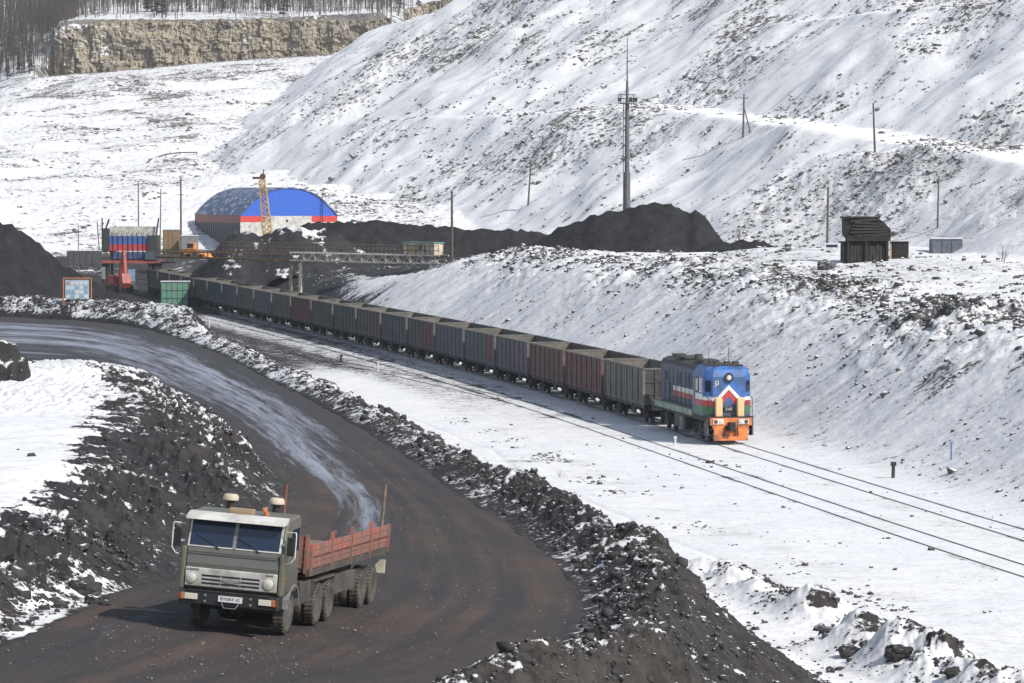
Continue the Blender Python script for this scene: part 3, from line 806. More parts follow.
YB = [c[1] for c in CH]

# ------------------------------------------------------------ diesel locomotive
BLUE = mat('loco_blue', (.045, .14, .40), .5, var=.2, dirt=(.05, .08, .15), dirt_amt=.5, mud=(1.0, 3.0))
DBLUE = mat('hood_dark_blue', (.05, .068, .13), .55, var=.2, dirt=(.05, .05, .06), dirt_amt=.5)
LORANGE = mat('bright_orange', (.80, .23, .055), .55, var=.2, dirt=(.28, .10, .05), dirt_amt=.5, mud=(-1.2, 1.0))
LRED = mat('band_red', (.50, .05, .04), .5, var=.1, dirt=(.15, .05, .05))
LWHITE = mat('band_white', (.70, .69, .66), .5, var=.05, dirt=(.35, .32, .3), dirt_amt=.3)
LGREEN = mat('cab_green', (.05, .17, .08), .5, var=.15)
PGREEN = mat('pale_green', (.30, .38, .30), .6, var=.15, dirt=(.12, .13, .10), dirt_amt=.45)
YELLOW = mat('cream_yellow', (.68, .48, .24), .5, var=.05)
ROOF = mat('sooty_roof', (.055, .052, .05), .75, var=.3)
def make_loco():
    root = empty('diesel_locomotive'); tag(root, 'blue diesel locomotive with orange bumper and white and red chevron heading the wagon train', 'locomotive')
    # local: front towards -Y, y = 0 at the front face of the bumper, length 16.6
    L_ = 16.6
    m_ = MB(); m_.b(-1.45, 1.45, .45, L_, 1.22, 1.5); m_.b(-.5, .5, .4, L_, .9, 1.25); m_.build('frame', DARK, root)
    # walkway skirting
    for s in (-1, 1):
        m_ = MB(); m_.prism([(4.1, 1.36), (4.1, 1.70), (L_-1.2, 1.70), (L_-1.2, 1.36)], *sorted((s*1.30, s*1.50)))
        for y in np.arange(5.2, 15, 1.3): m_.b(*sorted((s*1.50, s*1.515)), y, y+.05, 1.38, 1.68)
        m_.b(*sorted((s*1.50, s*1.53)), 4.2, L_-1.3, 1.64, 1.70)
        m_.b(*sorted((s*.95, s*1.3)), 4.2, L_-1.3, 1.62, 1.68)
        m_.build('walkway_skirt', PGREEN, root)
        m_ = MB()
        for y in np.arange(7.5, 16, 1.6): m_.cyl((s*1.45, y, 1.95), (s*1.45, y, 2.9), .02, None, 6)
        m_.cyl((s*1.45, 4.2, 2.9), (s*1.45, 15.5, 2.9), .02, None, 6); m_.cyl((s*1.45, 4.2, 2.45), (s*1.45, 15.5, 2.45), .015, None, 6)
        m_.build('handrail', DARK, root)
    # hood
    hood = MB(); pr = [(-.95, 1.5), (-.95, 3.72), (-.78, 4.12), (-.45, 4.26), (.45, 4.26), (.78, 4.12), (.95, 3.72), (.95, 1.5)]
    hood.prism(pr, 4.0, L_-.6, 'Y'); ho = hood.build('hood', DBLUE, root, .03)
    m_ = MB(); pr2 = [(-.9, 3.95), (-.82, 4.13), (-.46, 4.28), (.46, 4.28), (.82, 4.13), (.9, 3.95), (.92, 4.0), (.83, 4.18), (.47, 4.33), (-.47, 4.33), (-.83, 4.18), (-.92, 4.0)]
    m_.prism(pr2, 4.1, L_-.65, 'Y'); m_.b(-.5, .5, 5.4, 7.6, 4.38, 4.52); m_.b(-.55, .55, 10.2, 12.8, 4.38, 4.5)
    m_.cyl((0, 9, 4.35), (0, 9, 4.72), .28, .25, 14); m_.b(-.35, .35, 14.2, 15.4, 4.38, 4.5)
    m_.build('roof', ROOF, ho)
    for s in (-1, 1):
        m_ = MB(); m_.b(*sorted((s*.95, s*.962)), 4.0, 12.2, 2.46, 2.74); m_.build('white_band', LWHITE, ho)
        m_ = MB(); m_.b(*sorted((s*.95, s*.964)), 4.0, 12.2, 2.16, 2.46); m_.build('red_band', LRED, ho)
        m_ = MB()
        for y in (4.9, 6.1, 7.3, 8.5, 9.7, 10.9, 12.1, 13.3): m_.b(*sorted((s*.95, s*.975)), y, y+.05, 1.6, 3.7)
        for y in (5.1, 6.3, 7.5): m_.b(*sorted((s*.95, s*.97)), y, y+.85, 2.9, 3.6)
        for y in (10.0, 14.2):
            for zz in np.arange(2.9, 3.6, .12): m_.b(*sorted((s*.95, s*.98)), y, y+.8, zz, zz+.05)
        hdm = m_; m_.build('hood_doors', mat('hood_seams', (.035, .045, .085), .6), ho)
        m_ = MB(); m_.b(*sorted((s*.95, s*.965)), 13.9, 14.5, 3.0, 3.5); m_.build('grille', BLACK, ho)
    # cab body with chamfered front corners and sloped shoulders
    cabp = [(-1.46, 4.0), (-1.46, 1.15), (-.98, .62), (.98, .62), (1.46, 1.15), (1.46, 4.0)]
    vs = []; fs = []
    def ring(z, inset=0, fy=0): return [(x*(1-inset), max(y, .62+fy) if y < 2 else y, z) for x, y in cabp]
    rings = [ring(1.5), ring(3.75), ring(4.15, .10, .25), ring(4.38, .30, .55)]
    for r_ in rings: vs += r_
    n = 6
    for k in range(3):
        for i in range(n): fs.append((k*n+i, k*n+(i+1) % n, (k+1)*n+(i+1) % n, (k+1)*n+i))
    fs.append(tuple(range(n))); fs.append(tuple(range(3*n, 4*n)))
    m_ = MB(); m_.add(vs, fs); cab_ = m_.build('cab', BLUE, root, .03)
    m_ = MB(); m_.prism([(-1.05, 4.39), (-.9, 4.45), (.9, 4.45), (1.05, 4.39)], 1.1, 4.0, 'Y')
    for x, y in ((-.55, 1.4), (.1, 1.5), (.6, 1.4), (-.6, 2.6)): m_.box((x, y, 4.52), (.32, .4, .2))
    m_.cyl((.2, 1.5, 4.5), (.2, 1.5, 5.4), .02, None, 6); m_.cyl((-.7, 3, 4.45), (-.7, 3, 5.3), .015, None, 6)
    m_.build('cab_roof', ROOF, cab_)
    # side of cab: darker, bands, windows
    for s in (-1, 1):
        m_ = MB(); m_.b(*sorted((s*1.46, s*1.475)), 1.3, 4.0, 2.42, 2.75); m_.build('white_band', LWHITE, cab_)
        m_ = MB(); m_.b(*sorted((s*1.46, s*1.476)), 1.3, 4.0, 2.08, 2.42); m_.build('red_band', LRED, cab_)
        m_ = MB(); m_.b(*sorted((s*1.46, s*1.474)), 1.3, 4.0, 1.62, 2.08); m_.build('green_band', LGREEN, cab_)
        for y0, y1 in ((1.45, 2.15), (2.5, 3.1)):
            m_ = MB(); m_.b(*sorted((s*1.46, s*1.49)), y0-.06, y1+.06, 2.84, 3.66); f_ = m_.build('window_frame', WHITEP if y0 < 2 else DARK, cab_)
            m_ = MB(); m_.b(*sorted((s*1.48, s*1.50)), y0, y1, 2.9, 3.6); m_.build('window_pane', GLASS, f_)
        m_ = MB(); m_.b(*sorted((s*1.46, s*1.485)), 3.3, 3.9, 1.65, 3.6); m_.build('door', mat('door_grey_blue', (.10, .14, .22), .5), cab_)
        # chamfer bands wrapping the corner
        def cham(z0, z1, mm, nm, off=.012):
            d = Vector((s*(.53), .48, 0)).normalized(); nrm = Vector((s*.53, -.48, 0)).normalized()
            a = Vector((s*.98, .62, 0)); b3 = Vector((s*1.46, 1.15, 0)); nr = Vector((s*(b3.y-a.y), -abs(b3.x-a.x), 0)).normalized()*off
            m2 = MB(); q = [a+nr, b3+nr, b3, a]; m2.add([(v.x, v.y, z0) for v in q]+[(v.x, v.y, z1) for v in q], [(0, 1, 2, 3), (4, 7, 6, 5), (0, 4, 5, 1), (1, 5, 6, 2), (2, 6, 7, 3), (3, 7, 4, 0)])
            m2.build(nm, mm, cab_)
        cham(2.42, 2.62, LWHITE, 'white_band'); cham(2.08, 2.42, LRED, 'red_band', .011); cham(1.62, 2.08, LGREEN, 'green_band', .010)
        a = Vector((s*.98, .62)); b3 = Vector((s*1.46, 1.15)); c1 = a.lerp(b3, .22); c2 = a.lerp(b3, .8)
        nr = Vector((s*.53, -.48)).normalized()*.02
        m2 = MB(); m2.add([(c1.x, c1.y, 2.9), (c2.x, c2.y, 2.9), (c2.x, c2.y, 3.55), (c1.x, c1.y, 3.55)]+[(c1.x+nr.x, c1.y+nr.y, 2.9), (c2.x+nr.x, c2.y+nr.y, 2.9), (c2.x+nr.x, c2.y+nr.y, 3.55), (c1.x+nr.x, c1.y+nr.y, 3.55)],
                          [(0, 1, 2, 3), (4, 7, 6, 5), (0, 4, 5, 1), (1, 5, 6, 2), (2, 6, 7, 3), (3, 7, 4, 0)]); m2.build('corner_window', GLASS, cab_)
    # front face: chevron, windows, lamp
    yf = .62
    m_ = MB()
    for s in (-1, 1):
        m_.prism([(s*1.0, 2.36), (s*1.0, 2.56), (s*.70, 2.62), (0, 3.30), (0, 3.04), (s*.62, 2.40)], yf-.016, yf, 'Y')
    m_.build('white_chevron', LWHITE, cab_)
    m_ = MB()
    for s in (-1, 1):
        m_.prism([(s*.985, 2.02), (s*.985, 2.33), (s*.62, 2.38), (0, 3.01), (0, 2.66), (s*.52, 2.08)], yf-.013, yf, 'Y')
    m_.build('red_chevron', LRED, cab_)
    for x0, x1 in ((-.72, -.42), (.42, .72)): pass
    m_ = MB(); m_.lathe([(-.10, .20), (-.10, .27), (0, .29)], (0, yf-.02, 3.72), 'Y', 18); hl = m_.build('lamp_housing', DARK, cab_)
    m_ = MB(); m_.lathe([(-.13, .04), (-.11, .14), (-.09, .15)], (0, yf-.02, 3.72), 'Y', 16); m_.build('lamp_glass', LAMPG, hl)
    m_ = MB(); m_.box((0, yf-.04, 1.92), (.62, .06, .26)); m_.build('number_plate', BLACK, cab_)
    text_mesh('number_text', '2107', .22, LWHITE, cab_, (0, yf-.085, 1.92), (math.pi/2, 0, 0))
    text_mesh('emblem_text', '\u042f', .45, LWHITE, cab_, (-.74, yf-.03, 3.35), (math.pi/2, 0, 0))
    # cream posts
    for s in (-1, 1):
        m_ = MB(); m_.b(*sorted((s*.46, s*.88)), .22, .6, 1.5, 2.55); m_.build('sandbox', YELLOW, root, .05)
    # deck, beam and plough
    m_ = MB(); m_.b(-1.42, 1.42, .12, .62, 1.42, 1.52); m_.build('front_deck', DARK, root)
    m_ = MB(); m_.b(-1.30, 1.30, .0, .25, 1.02, 1.45); m_.b(-1.12, 1.12, .02, .22, .82, 1.02); m_.build('buffer_beam', LORANGE, root, .02)
    m_ = MB(); m_.b(-1.05, -.30, -.04, .12, .22, .84); m_.b(.30, 1.05, -.04, .12, .22, .84); m_.b(-1.05, 1.05, -.06, .1, .16, .40); m_.b(-.30, .30, .14, .24, .40, .84)
    m_.build('snow_plough', LORANGE, root, .02)
    for s in (-1, 1):
        m_ = MB(); m_.box((s*.78, -.02, 1.24), (.66, .08, .30)); hb = m_.build('headlight', LWHITE, root, .02)
        for q in (-.16, .16):
            m_ = MB(); m_.lathe([(-.05, .02), (-.03, .11), (0, .125)], (s*.78+q, -.06, 1.24), 'Y', 14); m_.build('lens', LAMPG if q*s < 0 else RED_L, hb)
        m_ = MB(); m_.cyl((s*.42, -.1, .45), (s*.36, -.12, 1.0), .035, None, 8); m_.build('brake_hose', BLACK, root)
        m_ = MB(); m_.prism([(.15, .55), (.15, 1.4), (1.1, 1.4), (1.1, .4), (.6, .4)], *sorted((s*1.36, s*1.42)))
        for zz in (.45, .75, 1.05): m_.b(*sorted((s*1.05, s*1.5)), .3, .95, zz, zz+.05)
        m_.build('steps', mat('step_grey', (.12, .12, .12), .7), root)
        m_ = MB(); m_.tube([(s*1.36, .2, 1.5), (s*1.36, .2, 2.6), (s*1.36, .75, 2.6)], .022, 6); m_.cyl((s*1.3, .2, 2.05), (s*1.3, .8, 2.05), .015, None, 6); m_.build('handrail', DARK, root)
    m_ = MB(); m_.box((0, -.12, 1.0), (.42, .5, .42)); m_.box((0, -.42, .98), (.36, .16, .5)); m_.b(-.3, .3, .0, .1, .7, 1.0); m_.build('coupler', BLACK, root, .02)
    m_ = MB(); m_.box((0, L_+.2, 1.05), (.35, .6, .35)); m_.build('coupler', BLACK, root)
    # tank and bogies
    m_ = MB(); m_.b(-1.38, 1.38, 6.6, 9.9, .42, 1.25)
    m_.build('fuel_tank', mat('tank_black', (.04, .04, .042), .6), root, .05)
    for y in (6.9, 7.35):
      for sx in (-1.5, 1.36):
        m_ = MB(); m_.b(sx, sx+.14, y, y+.28, .5, 1.15); m_.build('cover_plate', mat('grey_cover', (.25, .25, .24), .6), root)
    for y in (3.3, 13.2):
        r = MB()
        for s in (-1, 1):
            r.prism([(y-1.9, .5), (y-1.9, .85), (y-1.2, 1.02), (y+1.2, 1.02), (y+1.9, .85), (y+1.9, .5), (y+.9, .38), (y-.9, .38)], s*1.02, s*1.16)
            for q in (-1.05, 1.05): r.box((s*1.2, y+q, .53), (.16, .34, .34)); r.cyl((s*1.18, y+q-.35, .6), (s*1.18, y+q-.35, 1.0), .09, None, 8); r.cyl((s*1.18, y+q+.35, .6), (s*1.18, y+q+.35, 1.0), .09, None, 8)
        bo = r.build('bogie', DARK, root)
        for q in (-1.05, 1.05):
            m_ = MB(); wheelset(m_, y+q, .525); m_.build('wheelset', DARK, bo)
    return root
yl = CH[0][1]-3.0-17.5
a = trk(yl); b2 = trk(yl+16.6)
loco = make_loco(); loco.location = (a.x, a.y, ZR); loco.rotation_euler = (0, 0, math.atan2(-(b2.x-a.x), b2.y-a.y)); loco.scale = (1.0, 1, 1.06)

# ------------------------------------------------------------ lorry tractor and its flatbed trailer
def zroad(x, y):
    d, s, z, al = road(np.array([float(x)]), np.array([float(y)])); return float(z[0])
TR0 = P(238, 632, 86.0)
hd = Vector((-math.sin(R(9.6)), -math.cos(R(9.6)), 0)); rt = Vector((hd.y*-1, hd.x, 0))
def truck_matrix(front, length, tiltx=None):
    """axes from three points on the road plane"""
    rear = front-hd*length; l = Vector((math.cos(R(9.6)), -math.sin(R(9.6)), 0))
    zf = zroad(front.x, front.y); zb_ = zroad(rear.x, rear.y)
    zl = zroad(*(front+l*1.2).xy); zr2 = zroad(*(front-l*1.2).xy)
    y_ax = Vector((-hd.x, -hd.y, (zb_-zf)/length)).normalized()
    x_ax = Vector((l.x, l.y, (zl-zr2)/2.4)).normalized()
    z_ax = x_ax.cross(y_ax).normalized(); x_ax = y_ax.cross(z_ax).normalized()
    M = Matrix((x_ax, y_ax, z_ax)).transposed().to_4x4(); M.translation = Vector((front.x, front.y, zf)); return M
def wheel(parent, x, y, side, r=.51, wd=.28, dual=False, rimc=None):
    """tyre plus rim; side +1 faces +x"""
    m_ = MB(); w2 = wd/2
    prof = [(-w2*.75, r*.58), (-w2, r*.68), (-w2, r*.90), (-w2*.72, r*.985), (-w2*.3, r), (w2*.3, r), (w2*.72, r*.985), (w2, r*.90), (w2, r*.68), (w2*.75, r*.58)]
    m_.lathe(prof, (x, y, r), 'X', 32)
    for i in range(30):
        a_ = 2*math.pi*i/30
        for q in (-1, 1):
            m_.box((x+q*w2*.55, y+math.cos(a_)*r*.995, r+math.sin(a_)*r*.995), (w2*.75, .05, .03), Matrix.Rotation(a_-math.pi/2, 3, 'X'))
    if dual:
        x2 = x-side*(wd+.05); m_.lathe(prof, (x2, y, r), 'X', 32)
    t_ = m_.build('wheel', RUB, parent, 0, True)
    m_ = MB(); o_ = side*w2*(.9 if not dual else .35)
    pr = [(o_*1.0, r*.60), (o_*.85, r*.54), (o_*.2, r*.50), (o_*.15, r*.22), (o_*.9 if not dual else o_*1.5, r*.20), (o_*1.0 if not dual else o_*1.6, r*.05)]
    m_.lathe(pr, (x, y, r), 'X', 24)
    for i in range(8):
        a_ = 2*math.pi*i/8; m_.cyl((x+o_*.1, y+math.cos(a_)*r*.33, r+math.sin(a_)*r*.33), (x+o_*.5, y+math.cos(a_)*r*.33, r+math.sin(a_)*r*.33), .022, None, 6)
    m_.build('rim', rimc or MUD, t_, 0, True)
    return t_
def make_truck():
    root = empty('truck'); tag(root, 'olive green cab-over lorry with white grille and roof visor driving on the dark road', 'truck')
    # local: y=0 at cab front, +y rearwards, +x towards the lorry's left (viewer's right)
    cabz = .98
    side = [(0.10, cabz), (0.02, 1.60), (0.10, 2.02), (0.30, 2.66), (0.42, 2.78), (1.5, 2.84), (1.66, 2.74), (1.72, cabz)]
    m_ = MB(); m_.prism(side, -1.21, 1.21); cab_ = m_.build('cab', OLIVE, root, .05)
    # front corner posts in another green
    m_ = MB()
    for s in (-1, 1):
        m_ = MB(); m_.b(*sorted((s*1.13, s*1.24)), -.03, .32, .98, 1.98); m_.build('corner_panel', OLIVE2, cab_, .03)
    # windscreen (sloped), two panes with divider
    def slab(x0, x1, z0, z1, off, th, nm, mm, par, bev=0):
        # plane through (0.10,2.02) and (0.30,2.66)
        def yy(z): return .10+(z-2.02)/(.64)*.20
        m2 = MB(); v = []
        for o_ in (off, off-th):
            for x, z in ((x0, z0), (x1, z0), (x1, z1), (x0, z1)): v.append((x, yy(z)+o_, z))
        m2.add(v, [(0, 1, 2, 3), (4, 7, 6, 5), (0, 4, 5, 1), (1, 5, 6, 2), (2, 6, 7, 3), (3, 7, 4, 0)]); return m2.build(nm, mm, par, bev)
    fr = slab(-1.13, 1.13, 1.99, 2.67, -.005, .03, 'windscreen', CREAM, cab_)
    slab(-1.08, -.045, 2.03, 2.65, -.03, .02, 'glass_pane', GLASS, fr); slab(.045, 1.08, 2.03, 2.65, -.03, .02, 'glass_pane', GLASS, fr)
    for x in (-.02, .02): slab(x-.006, x+.006, 1.99, 2.67, -.036, .014, 'divider', BLACK, fr)
    # visor band
    m_ = MB(); m_.prism([(-.06, 2.63), (.0, 2.73), (.32, 2.81), (.44, 2.81), (.32, 2.68), (.28, 2.65)], -1.2, 1.2); m_.build('sun_visor', CREAM, cab_, .02)
    # flat grey panel lines
    m_ = MB(); m_.prism([(.0, 1.50), (-.015, 1.60), (.055, 1.97), (.09, 1.97), (.05, 1.60), (.06, 1.50)], -1.11, 1.11); m_.build('front_panel', mat('grey_olive_panel', (.125, .128, .115), .4, var=.06, dirt=(.10, .09, .08), dirt_amt=.15), cab_, .012)
    m_ = MB(); m_.b(-1.1, 1.1, -.02, .0, 1.86, 1.875); m_.build('panel_seam', DARK, cab_)
    # white grille panel with slots
    m_ = MB(); m_.b(-1.11, 1.11, -.05, .06, 1.06, 1.50); gp = m_.build('grille_panel', CREAM, cab_, .02)
    m_ = MB()
    for z0 in (1.13, 1.22, 1.31):
        for x0 in (-.70, -.225, .25):
            m_.b(x0, x0+.45, -.056, -.045, z0, z0+.042)
    m_.build('grille_slots', BLACK, gp)
    m_ = MB(); m_.prism([(-.26, 1.24), (0, 1.29), (.26, 1.24), (0, 1.18)], -.068, -.052, 'Y'); m_.build('badge', CHROME, gp)
    text_mesh('name_text', '\u041a\u0410\u041c\u0410\u0417', .085, BLACK, gp, (-.93, -.053, 1.45), (math.pi/2, 0, 0))
    text_mesh('name_text', '5410', .085, BLACK, gp, (.93, -.053, 1.45), (math.pi/2, 0, 0))
    for s in (-1, 1):
        m_ = MB(); m_.lathe([(-.05, .09), (-.055, .13), (0, .14)], (s*.93, -.03, 1.27), 'Y', 24); h_ = m_.build('headlight', CREAM, gp, 0, True)
        m_ = MB(); m_.lathe([(-.075, .01), (-.07, .07), (-.05, .115)], (s*.93, -.03, 1.27), 'Y', 24); m_.build('lens', LAMPG, h_, 0, True)
    # bumper
    m_ = MB(); m_.prism([(-.16, .64), (-.18, .96), (.35, 1.0), (.35, .66)], -1.20, 1.20); bu = m_.build('bumper', mat('bumper_black', (.022, .022, .026), .5, dirt=(.05, .045, .04)), root, .03)
    m_ = MB(); m_.b(-1.0, 1.0, -.2, -.17, .97, 1.0); m_.build('step_strip', DARK, bu)
    for s in (-1, 1):
        m_ = MB(); m_.b(*sorted((s*.74, s*1.05)), -.21, -.16, .76, .90); m_.build('fog_lamp', LAMPG, bu, .01)
        m_ = MB(); m_.b(*sorted((s*1.06, s*1.14)), -.21, -.16, .75, .91); m_.build('indicator', ORANGE_L, bu, .01)
        m_ = MB(); m_.b(*sorted((s*1.145, s*1.2)), -.205, -.16, .75, .91); m_.build('marker_lamp', RED_L, bu)
        m_ = MB(); m_.lathe([(-.02, .03), (0, .035)], (s*.55, -.18, .88), 'Y', 10); m_.lathe([(-.02, .03), (0, .035)], (s*.55, -.18, .74), 'Y', 10); m_.build('tow_bolt', CHROME, bu)
    m_ = MB(); m_.box((.06, -.2, .83), (.58, .02, .14)); pl = m_.build('number_plate', WHITEP, bu)
    text_mesh('plate_text', '\u0412703\u041a\u0423 42', .10, BLACK, pl, (.06, -.213, .83), (math.pi/2, 0, 0), .002)
    m_ = MB(); m_.tube([(-.14, -.2, .74), (-.08, -.23, .62), (.2, -.23, .62), (.27, -.2, .74)], .014, 6); m_.build('tow_handle', CHROME, bu)
    # wipers
    for x in (-.35, .62):
        m_ = MB(); m_.tube([(x, .03, 1.97), (x-.45, .105, 2.22)], .012, 6); m_.tube([(x-.6, .10, 2.27), (x-.22, .06, 2.10)], .01, 5); m_.build('wiper', BLACK, cab_)
    # roof bits
    m_ = MB(); m_.b(-.30, .28, .5, .75, 2.80, 2.93); m_.build('roof_sign', mat('tan_board', (.34, .24, .15), .7, dirt=(.15, .11, .08)), cab_, .01)
    m_ = MB(); m_.cyl((.55, .75, 2.8), (.55, .75, 2.9), .07, None, 14); m_.lathe([(0, .07), (.08, .065), (.11, .03)], (.50, .75, 2.88), 'Z', 14); m_.build('beacon', ORANGE_L, cab_, 0, True)
    for x in (-.66, .48):
        m_ = MB(); m_.cyl((x, 2.05, 1.6), (x, 2.05, 3.02), .10, None, 14); st_ = m_.build('air_intake', DARK, root, 0, True)
        m_ = MB(); m_.lathe([(0, .15), (.02, .19), (.10, .19), (.16, .15), (.17, .02)], (x, 2.05, 2.99), 'Z', 18); m_.build('cap', mat('beige_cap', (.50, .43, .33), .6), st_, 0, True)
    # doors and side windows
    for s in (-1, 1):
        m_ = MB(); m_.prism([(.42, 1.05), (.40, 2.0), (.62, 2.62), (1.50, 2.66), (1.52, 1.05)], *sorted((s*1.21, s*1.232))); d_ = m_.build('door', OLIVE, cab_, .01)
        m_ = MB(); m_.prism([(.52, 2.02), (.72, 2.52), (1.12, 2.54), (1.12, 2.0)], *sorted((s*1.232, s*1.24))); m_.build('window', GLASS, d_)
        m_ = MB(); m_.prism([(1.18, 2.0), (1.18, 2.54), (1.42, 2.55), (1.44, 2.0)], *sorted((s*1.232, s*1.24))); m_.build('window', GLASS, d_)
        m_ = MB(); m_.box((s*1.25, 1.5, 1.6), (.04, .16, .04)); m_.build('handle', CHROME, d_)
        m_ = MB(); m_.box((s*1.235, .28, 1.4), (.03, .07, .07)); m_.build('side_indicator', ORANGE_L, cab_)
        # mirrors on white tube frames
        X0 = 1.22; X1 = 1.47
        m_ = MB(); m_.tube([(s*X0, .1, 2.50), (s*X1, .0, 2.52), (s*(X1+.02), -.01, 2.45), (s*(X1+.02), -.01, 1.92), (s*(X1-.07), .0, 1.80), (s*X0, .12, 1.74)], .014, 6); mf = m_.build('mirror_bracket', WHITEP, cab_)
        m_ = MB(); m_.box((s*(X1-.10), .0, 2.18), (.18, .05, .44)); m_.build('mirror', BLACK, mf, .02)
        # fender and step
        m_ = MB()
        prof = []
        for k in range(9):
            a_ = math.pi*(.02+k/8*.96); prof.append((1.28-.62*math.cos(a_), .60+.60*math.sin(a_)))
        inner = [(1.28-.57*math.cos(math.pi*(.02+k/8*.96)), .60+.55*math.sin(math.pi*(.02+k/8*.96))) for k in range(8, -1, -1)]
        for k in range(8):
            q0, q1 = prof[k], prof[k+1]; r0, r1 = inner[8-k], inner[7-k]
            m_.prism([q0, q1, r1, r0], *sorted((s*.88, s*1.25)))
        m_.build('mudguard', mat('grey_plastic', (.22, .22, .225), .35, dirt=(.12, .11, .1)), root, 0)
        wheel(root, s*1.02, 1.28, s, .51, .27, False, mat('grey_rim', (.16, .155, .15), .6, dirt=(.08, .07, .06), dirt_amt=.6))
        for y in (4.12, 5.44): wheel(root, s*1.10, y, s, .51, .25, True)
        m_ = MB(); m_.b(*sorted((s*.7, s*1.18)), 2.15, 3.35, .62, 1.15); m_.b(*sorted((s*.8, s*1.2)), 2.1, 2.14, .55, 1.2); m_.build('fuel_tank' if s < 0 else 'battery_box', MUD, root, .04)
        m_ = MB(); m_.b(*sorted((s*.85, s*1.23)), 3.5, 6.05, 1.08, 1.12); m_.b(*sorted((s*.85, s*1.23)), 3.5, 3.53, .75, 1.1); m_.build('rear_mudguard', MUD, root)
        m_ = MB(); m_.b(*sorted((s*.32, s*.42)), .3, 6.3, .78, 1.02); m_.build('chassis_rail', MUD, root)
    m_ = MB(); m_.cyl((-1.0, 1.28, .5), (1.0, 1.28, .5), .07); m_.cyl((-1, 4.12, .52), (1, 4.12, .52), .1); m_.cyl((-1, 5.44, .52), (1, 5.44, .52), .1)
    for y in (2.4, 3.9, 6.2): m_.b(-.4, .4, y, y+.15, .8, 1.0)
    m_.lathe([(1.02, .5), (1.1, .52), (1.13, .3)], (0, 4.8, 0), 'Z', 20); m_.b(-.45, .45, .5, 1.9, .62, 1.1)
    m_.build('axles', MUD, root)
    m_ = MB(); m_.b(-.9, .9, 1.95, 2.15, 1.1, 2.1); m_.build('rear_cab_box', DARK, root)
    return root
def make_trailer():
    root = empty('flatbed_trailer'); tag(root, 'long flatbed trailer with faded red side boards and upright stakes behind the olive lorry', 'trailer')
    # local y from tractor cab front; bed from 2.75 to 12.3
    y0, y1, zf = 2.75, 12.2, 1.46
    m_ = MB(); m_.b(-1.22, 1.22, y0, y1, zf-.08, zf); m_.build('floor', WOOD, root)
    m_ = MB()
    for s in (-1, 1): m_.b(*sorted((s*.42, s*.55)), y0+.1, y1-.1, zf-.38, zf-.08); m_.b(*sorted((s*1.15, s*1.24)), y0, y1, zf-.17, zf-.005)
    for y in np.arange(y0+.4, y1, 1.15): m_.b(-1.15, 1.15, y, y+.08, zf-.2, zf-.08)
    m_.build('chassis', MUD, root)
    for s in (-1, 1):
        ends = np.linspace(y0+.05, y1-.05, 5)
        for k in range(4):
            m_ = MB()
            for q in range(4): m_.b(*sorted((s*1.215, s*1.25)), ends[k]+.04, ends[k+1]-.04, zf+.02+q*.148, zf+.02+q*.148+.135)
            for yy in (ends[k]+.1, (ends[k]+ends[k+1])/2, ends[k+1]-.15): m_.b(*sorted((s*1.25, s*1.268)), yy, yy+.06, zf-.02, zf+.60)
            sbp = m_.build('side_board', REDBED, root)
            m_ = MB(); m_.b(*sorted((s*1.25, s*1.275)), ends[k]+.05, ends[k+1]-.05, zf+.29, zf+.315); m_.build('board_strap', RUST, sbp)
        for k in range(5):
            m_ = MB(); m_.b(*sorted((s*1.2, s*1.29)), ends[k]-.04, ends[k]+.04, zf-.14, zf+.80 if 0 < k < 4 else zf+.62); m_.build('stake_pocket', REDBED, root)
    m_ = MB()
    for q in range(5): m_.b(-1.2, 1.2, y0-.03, y0+.01, zf+.02+q*.16, zf+.17+q*.16)
    for x in (-1.15, -.4, .4, 1.15): m_.b(x-.04, x+.04, y0-.07, y0-.03, zf-.1, zf+.85)
    m_.build('headboard', REDBED, root)
    for x, y, h in ((.45, y0+.12, 1.75), (1.17, y1-.75, 1.45)):
        m_ = MB(); m_.cyl((x, y, zf), (x+.04, y, zf+h+.25), .055, .045, 8); m_.build('wooden_stake', WOOD if y > 6 else mat('red_brown_post', (.17, .075, .055), .8), root)
    for s in (-1, 1):
        for y in (9.5, 10.85): wheel(root, s*1.08, y, s, .51, .25, True)
        m_ = MB(); m_.b(*sorted((s*.9, s*1.2)), 5.9, 8.5, .62, 1.1); m_.build('side_locker', MUD, root, .02)
        m_ = MB(); m_.b(*sorted((s*.8, s*.9)), 6.3, 6.42, .2, 1.2); m_.box((s*.85, 6.36, .18), (.25, .25, .05)); m_.build('landing_leg', MUD, root)
        m_ = MB(); m_.b(*sorted((s*.95, s*1.2)), 12.2, 12.32, .75, 1.1); m_.build('tail_lamp', mat('cream_flap', (.5, .46, .36), .6), root)
    m_ = MB(); m_.cyl((-1, 9.5, .51), (1, 9.5, .51), .08); m_.cyl((-1, 10.85, .51), (1, 10.85, .51), .08); m_.b(-.5, .5, 9.2, 11.2, .7, .98); m_.build('axles', MUD, root)
    m_ = MB(); m_.cyl((0, 4.8, 1.1), (0, 4.8, 1.3), .06)
    m_.build('kingpin', MUD, root)
    # crumpled load of scrap and sacks
    return root
truck = make_truck(); trailer = make_trailer()
FA = G(246, 627, 4.62); l_ = Vector((math.cos(R(9.6)), -math.sin(R(9.6)), 0))
FA = P(240, 630, 86.3); FA.z = zroad(FA.x, FA.y)
M1 = truck_matrix(FA, 4.8)
truck.matrix_world = M1 @ Matrix.Translation((0, -1.28, 0.02))
M2 = truck_matrix(FA, 9.5)
trailer.matrix_world = M2 @ Matrix.Translation((0, -1.28, 0))
